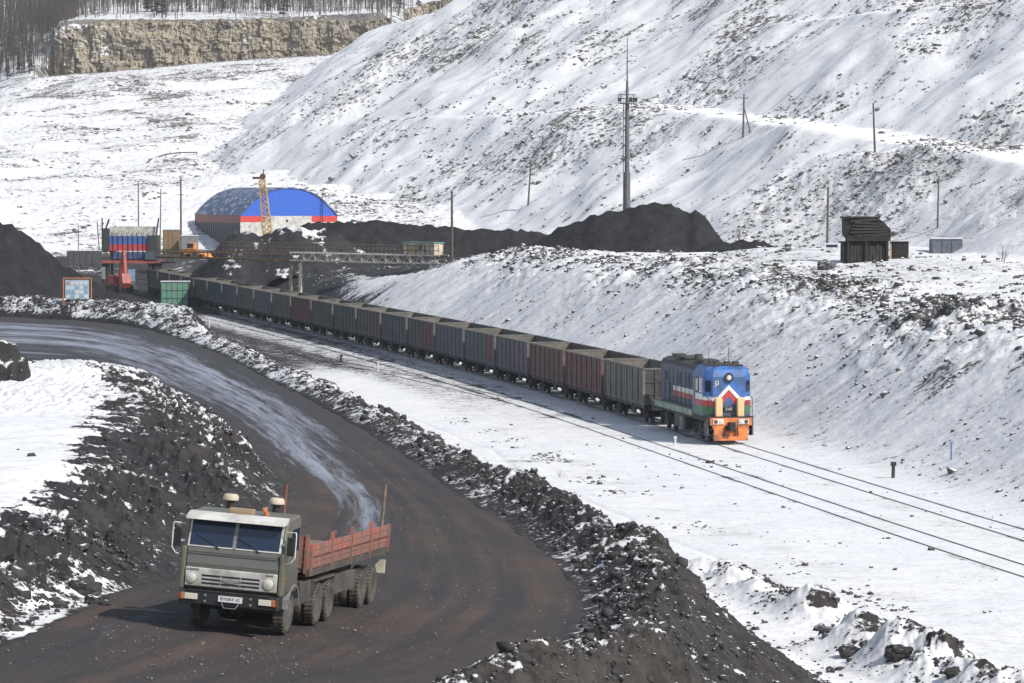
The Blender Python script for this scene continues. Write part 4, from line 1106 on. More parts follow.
# ------------------------------------------------------------ ground lookup
_hy = np.concatenate([np.arange(55, 600, .4), np.arange(600, 1300, .8)])
def hit(px, py, ymin=55, ymax=1300):
    """first terrain point seen at pixel px, py beyond ymin"""
    Yv = _hy[(_hy >= ymin) & (_hy <= ymax)]
    v = (341.5-py)/FPX; k = Yv/(ct+v*st); Zr = CZ+(-st+v*ct)*k; Xr_ = (px-512)/FPX*k
    z, _ = terrain(Xr_, Yv)
    i = np.argmax(z >= Zr)
    if z[i] < Zr[i]: i = np.argmin(Zr-z)
    return Vector((float(Xr_[i]), float(Yv[i]), float(z[i])))
def zof(py, Y): return P(512, py, Y).z

# ------------------------------------------------------------ heaps
HEAPM = ground_mat('heap_coal', .8, coal=(.019, .019, .021)); RUBM = ground_mat('heap_rubble', .35)
def heap(name, label, cat, crest, Y0, zb, slope=.70, res=.45, noise=.35, snow=-.1, brown=0., mm=None, seed=1, group=None, snowf=None, sides=1., clip=False):
    wx = np.array([XW(p[0], Y0, 8) for p in crest]); wz = np.array([zof(p[1], Y0) for p in crest])
    hgt = wz-zb; D = hgt.max()/slope+3
    xs = np.arange(wx[0]-6, wx[-1]+6, res); ysv = np.arange(Y0-D, Y0+D, res*1.3)
    Xg, Yg = np.meshgrid(xs, ysv)
    hc = np.interp(xs, np.concatenate([[wx[0]-20], wx, [wx[-1]+20]]), np.concatenate([[hgt[0]-15], hgt, [hgt[-1]-15]]))[None, :]
    lump = fbm(Xg, Yg, 5, 4, seed)*noise
    Zg = zb+hc-slope*np.abs(Yg-Y0-.8*fbm(Xg, Xg*0, 9, 2, seed+3))+lump*.8+.26*billow(Xg, Yg, 1.5, 4, seed+9)
    if clip: Zg = Zg-1.5*np.maximum(0, 20.5+1.2*fbm(Xg, Yg, 6, 2, 5)-erail(Xg, Yg))
    Zt_, _ = terrain(Xg, Yg); Zg = np.maximum(Zg, Zt_-.6)
    c = fbm(Xg, Yg, 4, 4, seed+5)
    sn = snow+.25*c if snowf is None else snowf(Xg, Yg, Zg, c)
    mk = np.stack([sn+0*Xg, 0*Xg, brown+0*Xg], -1)
    o = grid_mesh(name, Xg, Yg, Zg, mk, mm or HEAPM); tag(o, label, cat, group); return o
heap('coal_heap', 'large black coal heap with a long slope at the left edge behind the notice board', 'coal heap',
     [(-260, 250), (-120, 222), (-60, 214), (0, 221), (12, 224), (30, 238), (52, 256), (75, 272), (105, 288), (150, 303), (175, 316)], 352, 3.0, noise=.35, seed=11)
heap('coal_heap', 'long low black coal heap stretching behind the footbridge and its hut', 'coal heap',
     [(205, 262), (235, 246), (290, 232), (312, 223), (340, 221), (380, 222), (430, 225), (470, 229), (520, 230), (548, 234), (580, 245)], 500, 6.0, noise=.4, seed=12)
heap('coal_heap', 'tall rounded black coal heap in the centre below the light mast', 'coal heap',
     [(470, 252), (500, 247), (512, 246), (530, 243), (556, 229), (575, 222), (582, 221), (590, 214), (604, 211), (612, 211), (625, 210), (640, 204), (655, 202), (672, 205), (686, 212), (694, 207), (703, 212), (718, 234), (728, 244), (745, 252)], 404, 7.2, noise=.22, seed=13, clip=True)
heap('coal_heap', 'low dark coal ridge to the right of the tall central heap', 'coal heap',
     [(690, 256), (712, 240), (735, 243), (762, 241), (790, 250), (815, 252), (850, 262)], 392, 8.8, noise=.25, seed=14)
heap('rubble_heap', 'snow-dusted black rubble heap in front of the blue hangar', 'rubble heap',
     [(186, 280), (205, 262), (215, 250), (228, 236), (240, 233), (262, 235), (280, 229), (300, 226), (325, 229), (345, 240), (365, 252)], 490, 6.0, noise=.7, seed=15, mm=ground_mat('heap_snowy', .9),
     snowf=lambda X, Y, Z, c: .20+.55*c+.25*sstep(8.5, 11, Z))
heap('rubble_heap', 'dark rubble mound standing on the snow field at the left edge', 'rubble heap',
     [(-90, 350), (-40, 345), (-10, 346), (0, 343), (8, 347), (15, 346), (19, 353), (26, 354), (28, 368), (30, 384)], 165, 6.3, slope=1.0, res=.07, noise=.75, snow=.30, brown=.2, mm=RUBM, seed=16)

# ------------------------------------------------------------ rock cliff
def cliff(px0, px1, Y0, ztop, zbot, seed, name='rock_cliff'):
    x0, x1 = XW(px0, Y0, 50), XW(px1, Y0, 50)
    us = np.arange(x0, x1, .32); vs_ = np.linspace(0, 1, 70)
    U, V = np.meshgrid(us, vs_)
    zt_ = np.interp(U, np.linspace(x0, x1, len(ztop)), ztop)+1.0*fbm(U, U*0, 9, 3, seed); zb_ = np.interp(U, np.linspace(x0, x1, len(zbot)), zbot)+1.2*fbm(U, U*0+5, 14, 3, seed+1)
    Z = zb_+(zt_-zb_)*V
    wrp = .8*fbm(U, Z, 6, 3, seed+2)
    def cells(cw, chh, sd):
        r = np.floor((Z+wrp)/chh); c = np.floor((U+wrp*.7+((r*37.7) % 5))/cw)
        h = np.sin(c*127.1+r*311.7+sd)*43758.5453; return h-np.floor(h)
    disp = 1.5*cells(5.5, 30, 1)+1.6*cells(3.0, 3.6, 2)+.9*cells(1.0, 1.1, 3)+.5*cells(.5, .8, 5)+1.3*fbm(U, Z*.6, 11, 3, seed+4)
    Yv = Y0-2.6-disp*1.1+(V)*2.6
    edge_ = np.minimum((U-x0), (x1-U)); Yv += 0*edge_
    
    ton = cells(2.6, 3.4, 9)
    c2 = fbm(U, Z, 10, 3, seed+6)
    sn = .08+.40*sstep(.0, .8, fbm(U, Z*1.5, 3.2, 4, seed+8))+.40*sstep(.1, .75, fbm(U, Z, 12, 2, seed+9))+.35*sstep(-112, -128, U)
    mk = np.stack([sn, .75+.5*(ton-.5), .2+0*U], -1)
    o = grid_mesh(name, U, Yv, Z, mk, CLM, smooth=False); tag(o, kind='structure'); return o
def cliff_mat():
    m = ground_mat('cliff_rock', .8, rock=(.36, .315, .245), coal=(.10, .09, .08)); return m
CLM = cliff_mat()
cliff(56, 392, 1098, [64.5, 66.3, 66.6, 66.2, 66.8, 66.5, 67, 66.5, 67.5], [48, 48, 48, 48, 48, 48, 48, 50, 52], 201)
cliff(404, 560, 1130, [71, 75, 79, 83, 88], [60, 60, 60, 64, 68], 207)

# ------------------------------------------------------------ stones
_ico = None
def ico():
    global _ico
    if _ico is None:
        bm = bmesh.new(); bmesh.ops.create_icosphere(bm, subdivisions=1, radius=1); _ico = (np.array([v.co[:] for v in bm.verts]), np.array([[v.index for v in f.verts] for f in bm.faces])); bm.free()
    return _ico
def stones(name, X, Y, r, material, seed=0, flat=.6, sink=.15, zadd=None):
    rs = np.random.RandomState(seed); n = len(X); bv, bf = ico(); nv = len(bv)
    Z, _ = terrain(X, Y)
    th = rs.rand(n)*6.28; c, s = np.cos(th), np.sin(th)
    sc = np.stack([r*rs.uniform(.7, 1.4, n), r*rs.uniform(.7, 1.2, n), r*rs.uniform(.7, 1.15, n)*flat], -1)
    bq = np.sign(bv)*np.abs(bv)**.7
    V = (bq[None]*(1+rs.uniform(-.35, .35, (n, nv, 1)))+rs.uniform(-.22, .22, (n, nv, 3)))*sc[:, None, :]
    ti = rs.uniform(-.5, .5, n)[:, None]
    vx = V[..., 0]*np.cos(ti)-V[..., 2]*np.sin(ti); vz = V[..., 0]*np.sin(ti)+V[..., 2]*np.cos(ti)
    x = vx*c[:, None]-V[..., 1]*s[:, None]+X[:, None]; y = vx*s[:, None]+V[..., 1]*c[:, None]+Y[:, None]
    z = vz+(Z+(zadd or 0)+r*flat*(.5-sink*2))[:, None]
    co = np.stack([x, y, z], -1).reshape(-1, 3).astype(np.float32)
    F = (bf[None]+(np.arange(n)*nv)[:, None, None]).reshape(-1, 3).astype(np.int32)
    me = bpy.data.meshes.new(name); me.vertices.add(len(co)); me.vertices.foreach_set('co', co.ravel())
    me.loops.add(F.size); me.loops.foreach_set('vertex_index', F.ravel()); me.polygons.add(len(F)); me.polygons.foreach_set('loop_start', np.arange(0, F.size, 3, dtype=np.int32))
    me.update(calc_edges=True); me.materials.append(material)
    o = bpy.data.objects.new(name, me); COL.objects.link(o); tag(o, kind='stuff'); return o
def stone_mat(name, col, snow):
    m = mat(name, col, .9, var=.5, scale=.6); n = m.node_tree; N = n.nodes; L = n.links; b = N['Principled BSDF']
    src = b.inputs['Base Color'].links[0].from_socket
    g = N.new('ShaderNodeNewGeometry'); sx = N.new('ShaderNodeSeparateXYZ'); L.new(g.outputs['Normal'], sx.inputs[0])
    t = N.new('ShaderNodeTexNoise'); t.inputs['Scale'].default_value = 1.3; t.inputs['Detail'].default_value = 4; L.new(g.outputs['Position'], t.inputs['Vector'])
    a = N.new('ShaderNodeMath'); a.operation = 'ADD'; L.new(sx.outputs['Z'], a.inputs[0]); L.new(t.outputs['Fac'], a.inputs[1])
    mr = N.new('ShaderNodeMapRange'); mr.inputs[1].default_value = snow; mr.inputs[2].default_value = snow+.12; L.new(a.outputs[0], mr.inputs[0])
    mx = N.new('ShaderNodeMix'); mx.data_type = 'RGBA'; L.new(mr.outputs[0], mx.inputs[0]); L.new(src, mx.inputs[6]); mx.inputs[7].default_value = (.80, .81, .83, 1)
    L.new(mx.outputs[2], b.inputs['Base Color']); return m
ST_NEAR = stone_mat('coal_stone', (.045, .043, .043), 1.42)
ST_MID = stone_mat('dirty_stone', (.075, .073, .07), 1.25)
ST_FAR = stone_mat('pale_spoil_stone', (.13, .122, .112), 1.28)
rs = np.random.RandomState(42)
# along the road berms
n = 27000; k = rs.randint(6, len(RCx)-9, n); sd = np.where(rs.rand(n) < .62, 1, -1)
off = np.where(rs.rand(n) < .55, rs.gamma(2.2, .8, n)+.1, rs.uniform(.2, 9, n))
ddx = RC[k, 0]-RC[k, 2]; ddy = RC[k, 1]-RC[k, 3]; dl = np.hypot(ddx, ddy); nx_, ny_ = _ty[k], -_tx[k]
bx = np.where(sd > 0, RC[k, 0], RC[k, 2]); by = np.where(sd > 0, RC[k, 1], RC[k, 3])
X_ = bx+sd*nx_*off+rs.normal(0, .6, n); Y_ = by+sd*ny_*off+rs.normal(0, .6, n); X_ += rs.uniform(-1, 1, n)*_tx[k]*2.5; Y_ += rs.uniform(-1, 1, n)*_ty[k]*2.5
dd_, ss_, _, _ = road(X_, Y_); ok = (dd_ > .25) & (Y_ > 58) & (Y_ < 330) &  ((ss_ > 0) | (X_ > np.interp(Y_, PBY, PBX)-.4) | (rs.rand(n) < .02))
X_, Y_ = X_[ok], Y_[ok]; r_ = (.016+.032*rs.gamma(.75, 1, ok.sum()))*(1+.4*(Y_ > 150)); r_ = np.minimum(r_, .22)
stones('berm_rubble', X_, Y_, r_, ST_NEAR, 1, .75)
# pebbles on the road itself
n = 1800; k = rs.randint(9, len(RCx)-25, n); t_ = rs.rand(n)**.8
X_ = RC[k, 0]+(RC[k, 2]-RC[k, 0])*t_; Y_ = RC[k, 1]+(RC[k, 3]-RC[k, 1])*t_+rs.normal(0, .6, n)
stones('road_pebbles', X_, Y_, np.minimum(.010+.009*rs.gamma(1.2, 1, n), .04), mat('pale_pebble', (.16, .14, .125), .9), 2, .7, -.1, .225)
# crest of the cutting
n = 11000; Y_ = 180+220*rs.rand(n)**.9; e_ = np.where(rs.rand(n) < .75, rs.normal(19.5, 1.8, n)-1.0*(Y_ < 250), rs.uniform(18, 40, n))
s_ = xts(Y_); X_ = xt(Y_)+e_*np.sqrt(1+s_*s_)
ok = (fbm(X_, Y_, 6, 3, 301) > -.25+.3*(Y_ > 300)) & (np.abs(X_) < Y_*.2)
X_, Y_ = X_[ok], Y_[ok]; stones('cutting_crest_rubble', X_, Y_, np.minimum(.04+.055*rs.gamma(1.3, 1, len(X_)), .28), ST_MID, 3, .8)
# sparse stones on slope and flat
n = 3200; Y_ = 120+230*rs.rand(n); e_ = rs.uniform(4, 18, n); s_ = xts(Y_); X_ = xt(Y_)+e_*np.sqrt(1+s_*s_)
ok = (fbm(X_, Y_, 9, 3, 303) > .12); X_, Y_ = X_[ok], Y_[ok]
stones('slope_stones', X_, Y_, .03+.035*rs.gamma(1.2, 1, len(X_)), ST_MID, 4, .8)
n = 2600; Y_ = 105+140*rs.rand(n); e_ = np.where(rs.rand(n) < .5, -13.5+.01*(Y_-150)+rs.normal(0, .6, n), rs.uniform(-22, 3, n)); s_ = xts(Y_); X_ = xt(Y_)+e_*np.sqrt(1+s_*s_)
ok = (fbm(X_, Y_, 5, 3, 305) > .22); X_, Y_ = X_[ok], Y_[ok]
dd_, ss_, _, _ = road(X_, Y_); ok = dd_ > 3
X_, Y_ = X_[ok], Y_[ok]; stones('flat_stones', X_, Y_, .02+.028*rs.gamma(1.2, 1, len(X_)), ST_MID, 5, .8)
# stones on the low ridge
xs_, ys_ = [], []
rs2 = np.random.RandomState(77)
for (x1, y1, x2, y2, wd, hg, sd_) in RIDGES:
    n = int(90*math.hypot(x2-x1, y2-y1)); t_ = rs2.rand(n); xs_.append(x1+(x2-x1)*t_+rs2.normal(0, wd*.75, n)); ys_.append(y1+(y2-y1)*t_+rs2.normal(0, wd*.75, n))
xs_ = np.concatenate(xs_); ys_ = np.concatenate(ys_); ok = fbm(xs_, ys_, 2.2, 3, 311) > .05; xs_, ys_ = xs_[ok], ys_[ok]
stones('ridge_rubble', xs_, ys_, .015+.022*rs2.gamma(1.2, 1, len(xs_)), ST_NEAR, 78, .8)
# far slopes
def far_stones(name, n, x0, x1, y0, y1, thr, sz, seed, ns):
    rs = np.random.RandomState(seed); Y_ = rs.uniform(y0, y1, n); X_ = rs.uniform(x0, x1, n)*Y_/3630
    f = fbm(X_*1.0, Y_*.8, ns, 4, 90)+.7*fbm(X_, Y_, 7, 3, seed); ok = f+rs.normal(0, .12, n) > thr; X_, Y_ = X_[ok], Y_[ok]
    stones(name, X_, Y_, np.minimum(sz*(.4+.4*rs.gamma(1.0, 1, len(X_))), .75), ST_FAR, seed, .7)
far_stones('spoil_stones', 42000, -210, 600, 500, 820, .22, .23, 401, 34)
far_stones('spoil_stones', 20000, -560, 120, 600, 1080, .28, .25, 402, 30)
far_stones('spoil_stones', 9000, -200, 600, 430, 640, .4, .13, 403, 20)
# single clods on the snow
def clod(px, py, r, label, m=ST_NEAR, ymin=55):
    h_ = hit(px, py, ymin); bm = bmesh.new(); bmesh.ops.create_icosphere(bm, subdivisions=3, radius=1)
    sd = int(px*7+py)
    for v in bm.verts:
        d = v.co.normalized(); q = 1+.30*float(fbm(np.array([d.x*1.6+sd]), np.array([d.y*1.6+d.z*2.1]), 1, 3, sd)[0])
        v.co = Vector((d.x*q*r*1.25, d.y*q*r, d.z*q*r*.85))
    bmesh.ops.subdivide_edges(bm, edges=bm.edges, cuts=1, use_grid_fill=True)
    for v in bm.verts: v.co *= 1+.07*float(perlin(np.array([v.co.x*9/r+v.co.z*5/r]), np.array([v.co.y*9/r-v.co.z*6/r]), 5)[0])
    me = bpy.data.meshes.new('boulder'); bm.to_mesh(me); bm.free(); me.materials.append(m)
    o = bpy.data.objects.new('boulder', me); COL.objects.link(o); o.location = h_+Vector((0, 0, r*.35)); tag(o, label, 'boulder')
for a_ in [(478, 0, 0, '')][:0]: pass
clod(821, 631, .20, 'small dark clod on the snow between the dark bank and the snowy ridge')
clod(849, 657, .30, 'dark clod on the snow at the foot of the dark bank near the bottom edge')
clod(898, 661, .34, 'dark pyramid-shaped clod on the snow below the snowy ridge')
clod(953, 679, .22, 'dark clod at the bottom edge below the snowy ridge')
clod(931, 551, .12, 'tiny dark clod alone on the snow beside the near siding')
clod(826, 269, .6, 'large dark boulder on the crest left of the timber hopper', ST_MID, 200)
clod(84, 596, .33, 'snow-flecked dark boulder at the foot of the left bank beside the road')
clod(98, 606, .26, 'dark boulder at the road edge left of the lorry')
clod(60, 608, .16, 'small dark lump lying on the roadside snow strip left of the lorry')

# ------------------------------------------------------------ hangar
def hangar():
    Y0 = 600; base = 5.5
    c = P(289, 216, Y0); W = 95/FPX*Y0/math.cos(R(18))/2; zs = c.z; za = zof(188, Y0)
    root = empty('hangar', (c.x, Y0, 0), R(18)); tag(root, 'large arched hangar with blue gable, red and white bands and a snowy dark roof', 'hangar')
    Ln = 33
    rise = za-zs; arc = []
    n = 16
    for k in range(n+1):
        x = -W+2*W*k/n; arc.append((x, zs+rise*(1-abs(x/W)**2.3)))
    gb = mat('gable_blue', (.035, .13, .58), .5, var=.1); rr = mat('gable_red', (.62, .06, .05), .5, var=.1); ww = mat('gable_white', (.62, .60, .58), .6, dirt=(.35, .33, .3)); gw = mat('side_grey', (.085, .085, .09), .7, var=.2); sr = mat('side_red', (.20, .05, .05), .6)
    m_ = MB(); m_.prism([(-W, zs)]+arc[1:-1]+[(W, zs)], 0, .2, 'Y'); m_.build('gable', gb, root)
    m_ = MB(); m_.prism([(-W, zs-1.0), (-W, zs), (-W+4.2, zs), (-W+4.2, zs-1.0)], -.02, .18, 'Y'); m_.build('red_band', rr, root)
    m_ = MB(); m_.prism([(W-4.4, zs-1.0), (W-4.4, zs), (W, zs), (W, zs-1.0)], -.02, .18, 'Y'); m_.build('red_band', rr, root)
    m_ = MB(); m_.prism([(-W+4.2, zs-1.0), (-W+4.2, zs), (W-4.4, zs), (W-4.4, zs-1.0)], -.01, .18, 'Y'); m_.prism([(-W, base), (-W, zs-1.0), (W, zs-1.0), (W, base)], -.01, .18, 'Y'); m_.build('gable_lower_wall', ww, root)
    for s in (-1, 1):
        m_ = MB(); m_.b(*sorted((s*W, s*(W-.15))), .2, Ln, base, zs-1.2)
        for y in np.arange(1, Ln, 1.5): m_.b(*sorted((s*W, s*(W+.08))), y, y+.12, base, zs-1.2)
        m_.build('side_wall', gw, root)
        m_ = MB(); m_.b(*sorted((s*(W+.03), s*(W-.15))), .2, Ln, zs-1.2, zs+.1); m_.build('side_red_band', sr, root)
    # roof sheet, snow in the ribs
    roofm, n_, b_ = nodes_mat('hangar_roof'); N = n_.nodes; L = n_.links
    tc = N.new('ShaderNodeTexCoord'); mp = N.new('ShaderNodeMapping'); mp.inputs['Scale'].default_value = (.9, .9, 1.6); L.new(tc.outputs['Object'], mp.inputs[0])
    t = N.new('ShaderNodeTexNoise'); t.inputs['Scale'].default_value = .9; t.inputs['Detail'].default_value = 5; L.new(mp.outputs[0], t.inputs['Vector'])
    mr = N.new('ShaderNodeMapRange'); mr.inputs[1].default_value = .53; mr.inputs[2].default_value = .60; mr.inputs[4].default_value = .8; L.new(t.outputs['Fac'], mr.inputs[0])
    mx = N.new('ShaderNodeMix'); mx.data_type = 'RGBA'; mx.inputs[6].default_value = (.06, .09, .19, 1); mx.inputs[7].default_value = (.5, .52, .56, 1); L.new(mr.outputs[0], mx.inputs[0]); L.new(mx.outputs[2], b_.inputs['Base Color'])
    m_ = MB(); vs = []; fs = []
    ysx = [-.15, Ln]
    for k, (x, z) in enumerate(arc):
        for y in ysx: vs += [(x*1.01, y, z+.12), (x*1.0, y, z-.05)]
    for k in range(n):
        a = k*4; b2 = a+4
        fs += [(a, a+2, b2+2, b2), (a+1, b2+1, b2+3, a+3), (a, b2, b2+1, a+1), (a+2, a+3, b2+3, b2+2)]
    m_.add(vs, fs); m_.build('roof', roofm, root)
    m_ = MB(); m_.prism([(-W, zs)]+arc[1:-1]+[(W, zs)], Ln-.2, Ln, 'Y'); m_.b(-W, W, Ln-.2, Ln, base, zs); m_.build('rear_wall', gw, root)
    m_ = MB(); m_.cyl((5.6, -.4, base), (5.6, -.4, zs+3.3), .07, None, 6); m_.build('gable_pipe', DARK, root)
    m_ = MB(); m_.prism([(-.5, zs-1.0), (-.5, zs-.6), (-.2, zs-.6), (-.2, zs-1)], -.05, 0, 'Y'); m_.build('vent', BLACK, root)
hangar()

# ------------------------------------------------------------ lattice crane mast
YEL = mat('faded_yellow', (.50, .33, .11), .6, dirt=(.25, .15, .08), dirt_amt=.5)
def lattice(m_, p0, p1, w0, w1, n, t=.06, t2=.04):
    p0 = Vector(p0); p1 = Vector(p1); d = (p1-p0); q = d.to_track_quat('Z', 'Y'); ax = q @ Vector((1, 0, 0)); ay = q @ Vector((0, 1, 0))
    def c(k, i):
        f = k/n; w = w0+(w1-w0)*f; sx, sy = [(-1, -1), (1, -1), (1, 1), (-1, 1)][i]
        return p0+d*f+ax*sx*w/2+ay*sy*w/2
    for i in range(4): m_.bar(c(0, i), c(n, i), t)
    for k in range(n):
        for i in range(4):
            j = (i+1) % 4; m_.bar(c(k, i), c(k+1, j) if k % 2 else c(k+1, i), t2); m_.bar(c(k, j), c(k+1, i), t2); m_.bar(c(k+1, i), c(k+1, j), t2)
Yc = 535; b0 = P(269, 250, Yc); t0 = P(262, 180, Yc)
cr = empty('lattice_crane', (b0.x, Yc, b0.z)); tag(cr, 'faded yellow lattice crane boom rising in front of the blue hangar gable', 'crane')
m_ = MB(); lattice(m_, (0, 0, 0), t0-b0, 1.5, .8, 12, .13, .09); m_.build('boom', YEL, cr)
m_ = MB(); d_ = t0-b0; m_.box(d_+Vector((-.5, 0, .3)), (1.8, .5, .35)); m_.cyl(d_+Vector((.1, -.2, .5)), d_+Vector((.1, .2, .5)), .45, None, 12); m_.bar(d_, d_+Vector((.3, 0, 1.6)), .12); m_.build('head', RUST, cr)
m_ = MB(); m_.b(-2, 2.2, -1.5, 2.5, -2.4, -.2); m_.b(-2.6, 2.6, -1.8, 2.6, -3.4, -2.5); m_.build('machinery_cab', YEL, cr)

# ------------------------------------------------------------ coal loading gantry
def gantry():
    Y0 = 533; s = FPX/Y0
    def X(px): return (px-512)/s*1.0
    def Z(py): return zof(py, Y0)
    cx_ = X(130); root = empty('loading_gantry', (cx_, Y0, 0)); tag(root, 'dark steel coal loading gantry with white, blue and red striped boards over the wagons', 'gantry')
    def bx(nm, p0, p1, q0, q1, y0, y1, mm, par=None):
        m2 = MB(); m2.b(X(p0)-cx_, X(p1)-cx_, y0, y1, Z(q1), Z(q0)); return m2.build(nm, mm, par or root)
    g0 = 0
    DK = mat('gantry_steel', (.035, .035, .038), .7)
    for a, b2 in ((102, 105.5), (107, 109), (148, 151.5), (154.5, 158.5)):
        for y in (0, 5.2): bx('column', a, b2, 262, 303, y, y+.5, DK)
    bx('platform', 100, 161, 260.5, 263.2, -.4, 6.2, mat('red_beam', (.33, .08, .06), .6, dirt=(.1, .06, .05)))
    bx('side_housing', 101.5, 109, 228.5, 252, .2, 5, DK); bx('side_housing', 148.5, 156.5, 235.5, 260, .4, 5, DK)
    bx('bin_wall', 109, 149, 236, 260, 1.2, 5, mat('bin_grey', (.10, .10, .11), .7))
    bx('white_boards', 109, 156, 226.5, 236, 1.0, 1.2, mat('board_white', (.52, .50, .47), .7, dirt=(.3, .27, .24)))
    bx('blue_boards', 109, 149, 236, 244.5, .9, 1.1, mat('board_blue', (.05, .13, .38), .6, dirt=(.1, .1, .15)))
    bx('red_boards', 109, 149, 244.5, 251, .9, 1.1, mat('board_red', (.55, .05, .06), .6, dirt=(.3, .08, .08)))
    bx('white_strip', 116, 149, 251, 252, .88, 1.1, LWHITE); bx('blue_boards', 112, 149, 252, 259, .85, 1.05, mat('board_dark_blue', (.05, .085, .19), .6))
    m2 = MB()
    for p in (109, 113, 118, 123, 128, 133, 138, 143, 149): m2.b(X(p)-cx_-.022, X(p)-cx_+.022, .7, .82, Z(260), Z(231))
    m2.build('board_posts', DK, root)
    bx('control_cabin', 145.5, 157, 251.5, 259.5, -.6, 1, mat('cabin_blue', (.06, .085, .11), .5))
    m2 = MB()
    for q in (249.5, 254.5): m2.b(X(98)-cx_, X(109)-cx_, -.1, -.04, Z(q), Z(q)+.08)
    for p in (98, 101, 104, 107): m2.b(X(p)-cx_-.04, X(p)-cx_+.04, -.1, -.02, Z(262), Z(249))
    for p in (158, 163, 168, 173): m2.b(X(p)-cx_-.04, X(p)-cx_+.04, -.1, -.02, Z(262), Z(252))
    m2.b(X(158)-cx_, X(175)-cx_, -.1, -.03, Z(252.4), Z(251.6)); m2.bar((X(158)-cx_, 0, Z(262)), (X(176)-cx_, 0, Z(262)), .25)
    m2.build('railing', DK, root)
    m2 = MB(); m2.cyl((X(102)-cx_, .5, Z(229)), (X(102)-cx_, .5, Z(218)), .10); m2.cyl((X(105.5)-cx_, .5, Z(229)), (X(109)-cx_, .5, Z(219)), .14, None, 6); m2.cyl((X(156)-cx_, .5, Z(236)), (X(158.5)-cx_, .5, Z(218)), .12)
    m2.bar((X(100)-cx_, .4, Z(262)), (X(97)-cx_, .4, Z(222)), .1)
    m2.build('roof_posts', DK, root)
    bx('step_blocks', 102.5, 105.5, 267, 279, -.8, -.2, mat('grey_green_blocks', (.22, .26, .23), .7))
gantry()

# ------------------------------------------------------------ red excavator
def excavator():
    Y0 = 452; s = FPX/Y0; g = hit(122, 292, 380, 520); X0 = (122-512)/s; zb_ = H(X0, Y0)
    root = empty('excavator', (X0, Y0, zof(293, Y0)), R(25)); tag(root, 'red excavator with its boom raised, parked below the striped loading gantry', 'excavator')
    rd_ = mat('excavator_red', (.42, .07, .05), .55, dirt=(.14, .05, .04)); 
    for sd in (-1, 1):
        m2 = MB(); pts = [(-1.7, .5), (-1.4, .9), (1.4, .9), (1.7, .5), (1.4, .0), (-1.4, .0)]; m2.prism(pts, *sorted((sd*.9, sd*1.5))); m2.build('crawler_track', DARK, root, .05)
    m2 = MB(); m2.b(-1.3, 1.3, -.3, 2.2, 1.0, 2.2); m2.b(-.4, .4, -.5, .5, .6, 1.0); m2.build('engine_house', rd_, root, .1)
    m2 = MB(); m2.b(.15, 1.25, -1.5, .0, 1.0, 3.0); cb = m2.build('cab', mat('excavator_dark', (.08, .07, .07), .6), root, .06)
    m2 = MB(); m2.b(.22, 1.18, -1.53, -1.50, 1.5, 2.9); m2.build('windscreen', mat('pale_blue_glass', (.14, .24, .33), .15), cb)
    m2 = MB(); m2.box((-.35, -.3, .6), (.8, .4, .6)); m2.build('counter_step', DARK, root)
    m2 = MB(); m2.prism([(-.3, 1.3), (-1.3, 3.4), (-2.2, 5.3), (-2.5, 5.35), (-2.0, 3.6), (-.9, 1.2)], -.75, -.35); m2.build('boom', rd_, root)
    m2 = MB(); m2.prism([(-2.2, 5.4), (-2.6, 5.3), (-3.1, 2.4), (-2.8, 2.3)], -.72, -.38); m2.build('dipper_arm', rd_, root)
    m2 = MB(); m2.prism([(-3.1, 2.5), (-3.5, 1.3), (-3.0, .7), (-2.4, .9), (-2.6, 2.3)], -1.1, .0); m2.build('bucket', rd_, root)
    m2 = MB(); m2.cyl((-.62, -1.0, 1.5), (-.62, -1.75, 3.6), .09); m2.build('ram', CHROME, root)
excavator()

# ------------------------------------------------------------ green panelled container
def container(name, label, p0, p1, q0, Y0, zb_, dep, mm, rz=0, cat='container', rows=3, cols=4, mm2=None):
    s = FPX/Y0; x0, x1 = (p0-512)/s, (p1-512)/s; zt_ = zof(q0, Y0); w_ = x1-x0
    root = empty(name, ((x0+x1)/2, Y0, zb_), rz); tag(root, label, cat)
    m2 = MB(); m2.b(-w_/2, w_/2, 0, dep, 0, zt_-zb_)
    for y in np.arange(.4, dep, .6): m2.b(-w_/2-.05, w_/2+.05, y, y+.15, .1, zt_-zb_-.1)
    m2.build('body', mm, root)
    m2 = MB(); h_ = zt_-zb_
    for i in range(cols):
        for j in range(rows): m2.b(-w_/2+.08+i*(w_-.16)/cols+.04, -w_/2+.08+(i+1)*(w_-.16)/cols-.04, -.06, 0, .1+j*(h_-.2)/rows+.05, .1+(j+1)*(h_-.2)/rows-.05)
    m2.build('end_panels', mm2 or mm, root)
    m2 = MB(); m2.b(-w_/2-.06, w_/2+.06, -.08, dep+.05, h_, h_+.12); m2.build('roof', mat('snowy_roof', (.6, .61, .64), .8), root)
    return root
container('container', 'green panelled container end standing beside the far end of the train', 160.5, 188.5, 282.0, 478, .0, 2.2, mat('dark_green', (.04, .10, .08), .6), 0, 'container', 3, 5, mat('pale_sea_green', (.13, .30, .22), .6, dirt=(.20, .25, .2), dirt_amt=.4))
container('container', 'long grey flat-roofed cabin on the coal ground left of the gantry', 67, 99, 251, 500, 5.0, 3, mat('grey_cabin', (.075, .075, .08), .7), 0, 'cabin', 1, 5)
container('container', 'blue-grey container half buried in snow near the right edge', 931, 962, 239, 318, 8.6, 2.4, mat('blue_grey', (.11, .125, .15), .7), R(-4), 'container', 1, 3)
container('site_hut', 'small yellow-brown hut between the gantry and the hangar', 163, 178, 230, 560, 5.5, 4, mat('ochre_hut', (.24, .16, .08), .7, dirt=(.2, .15, .1)), 0, 'hut', 1, 3)
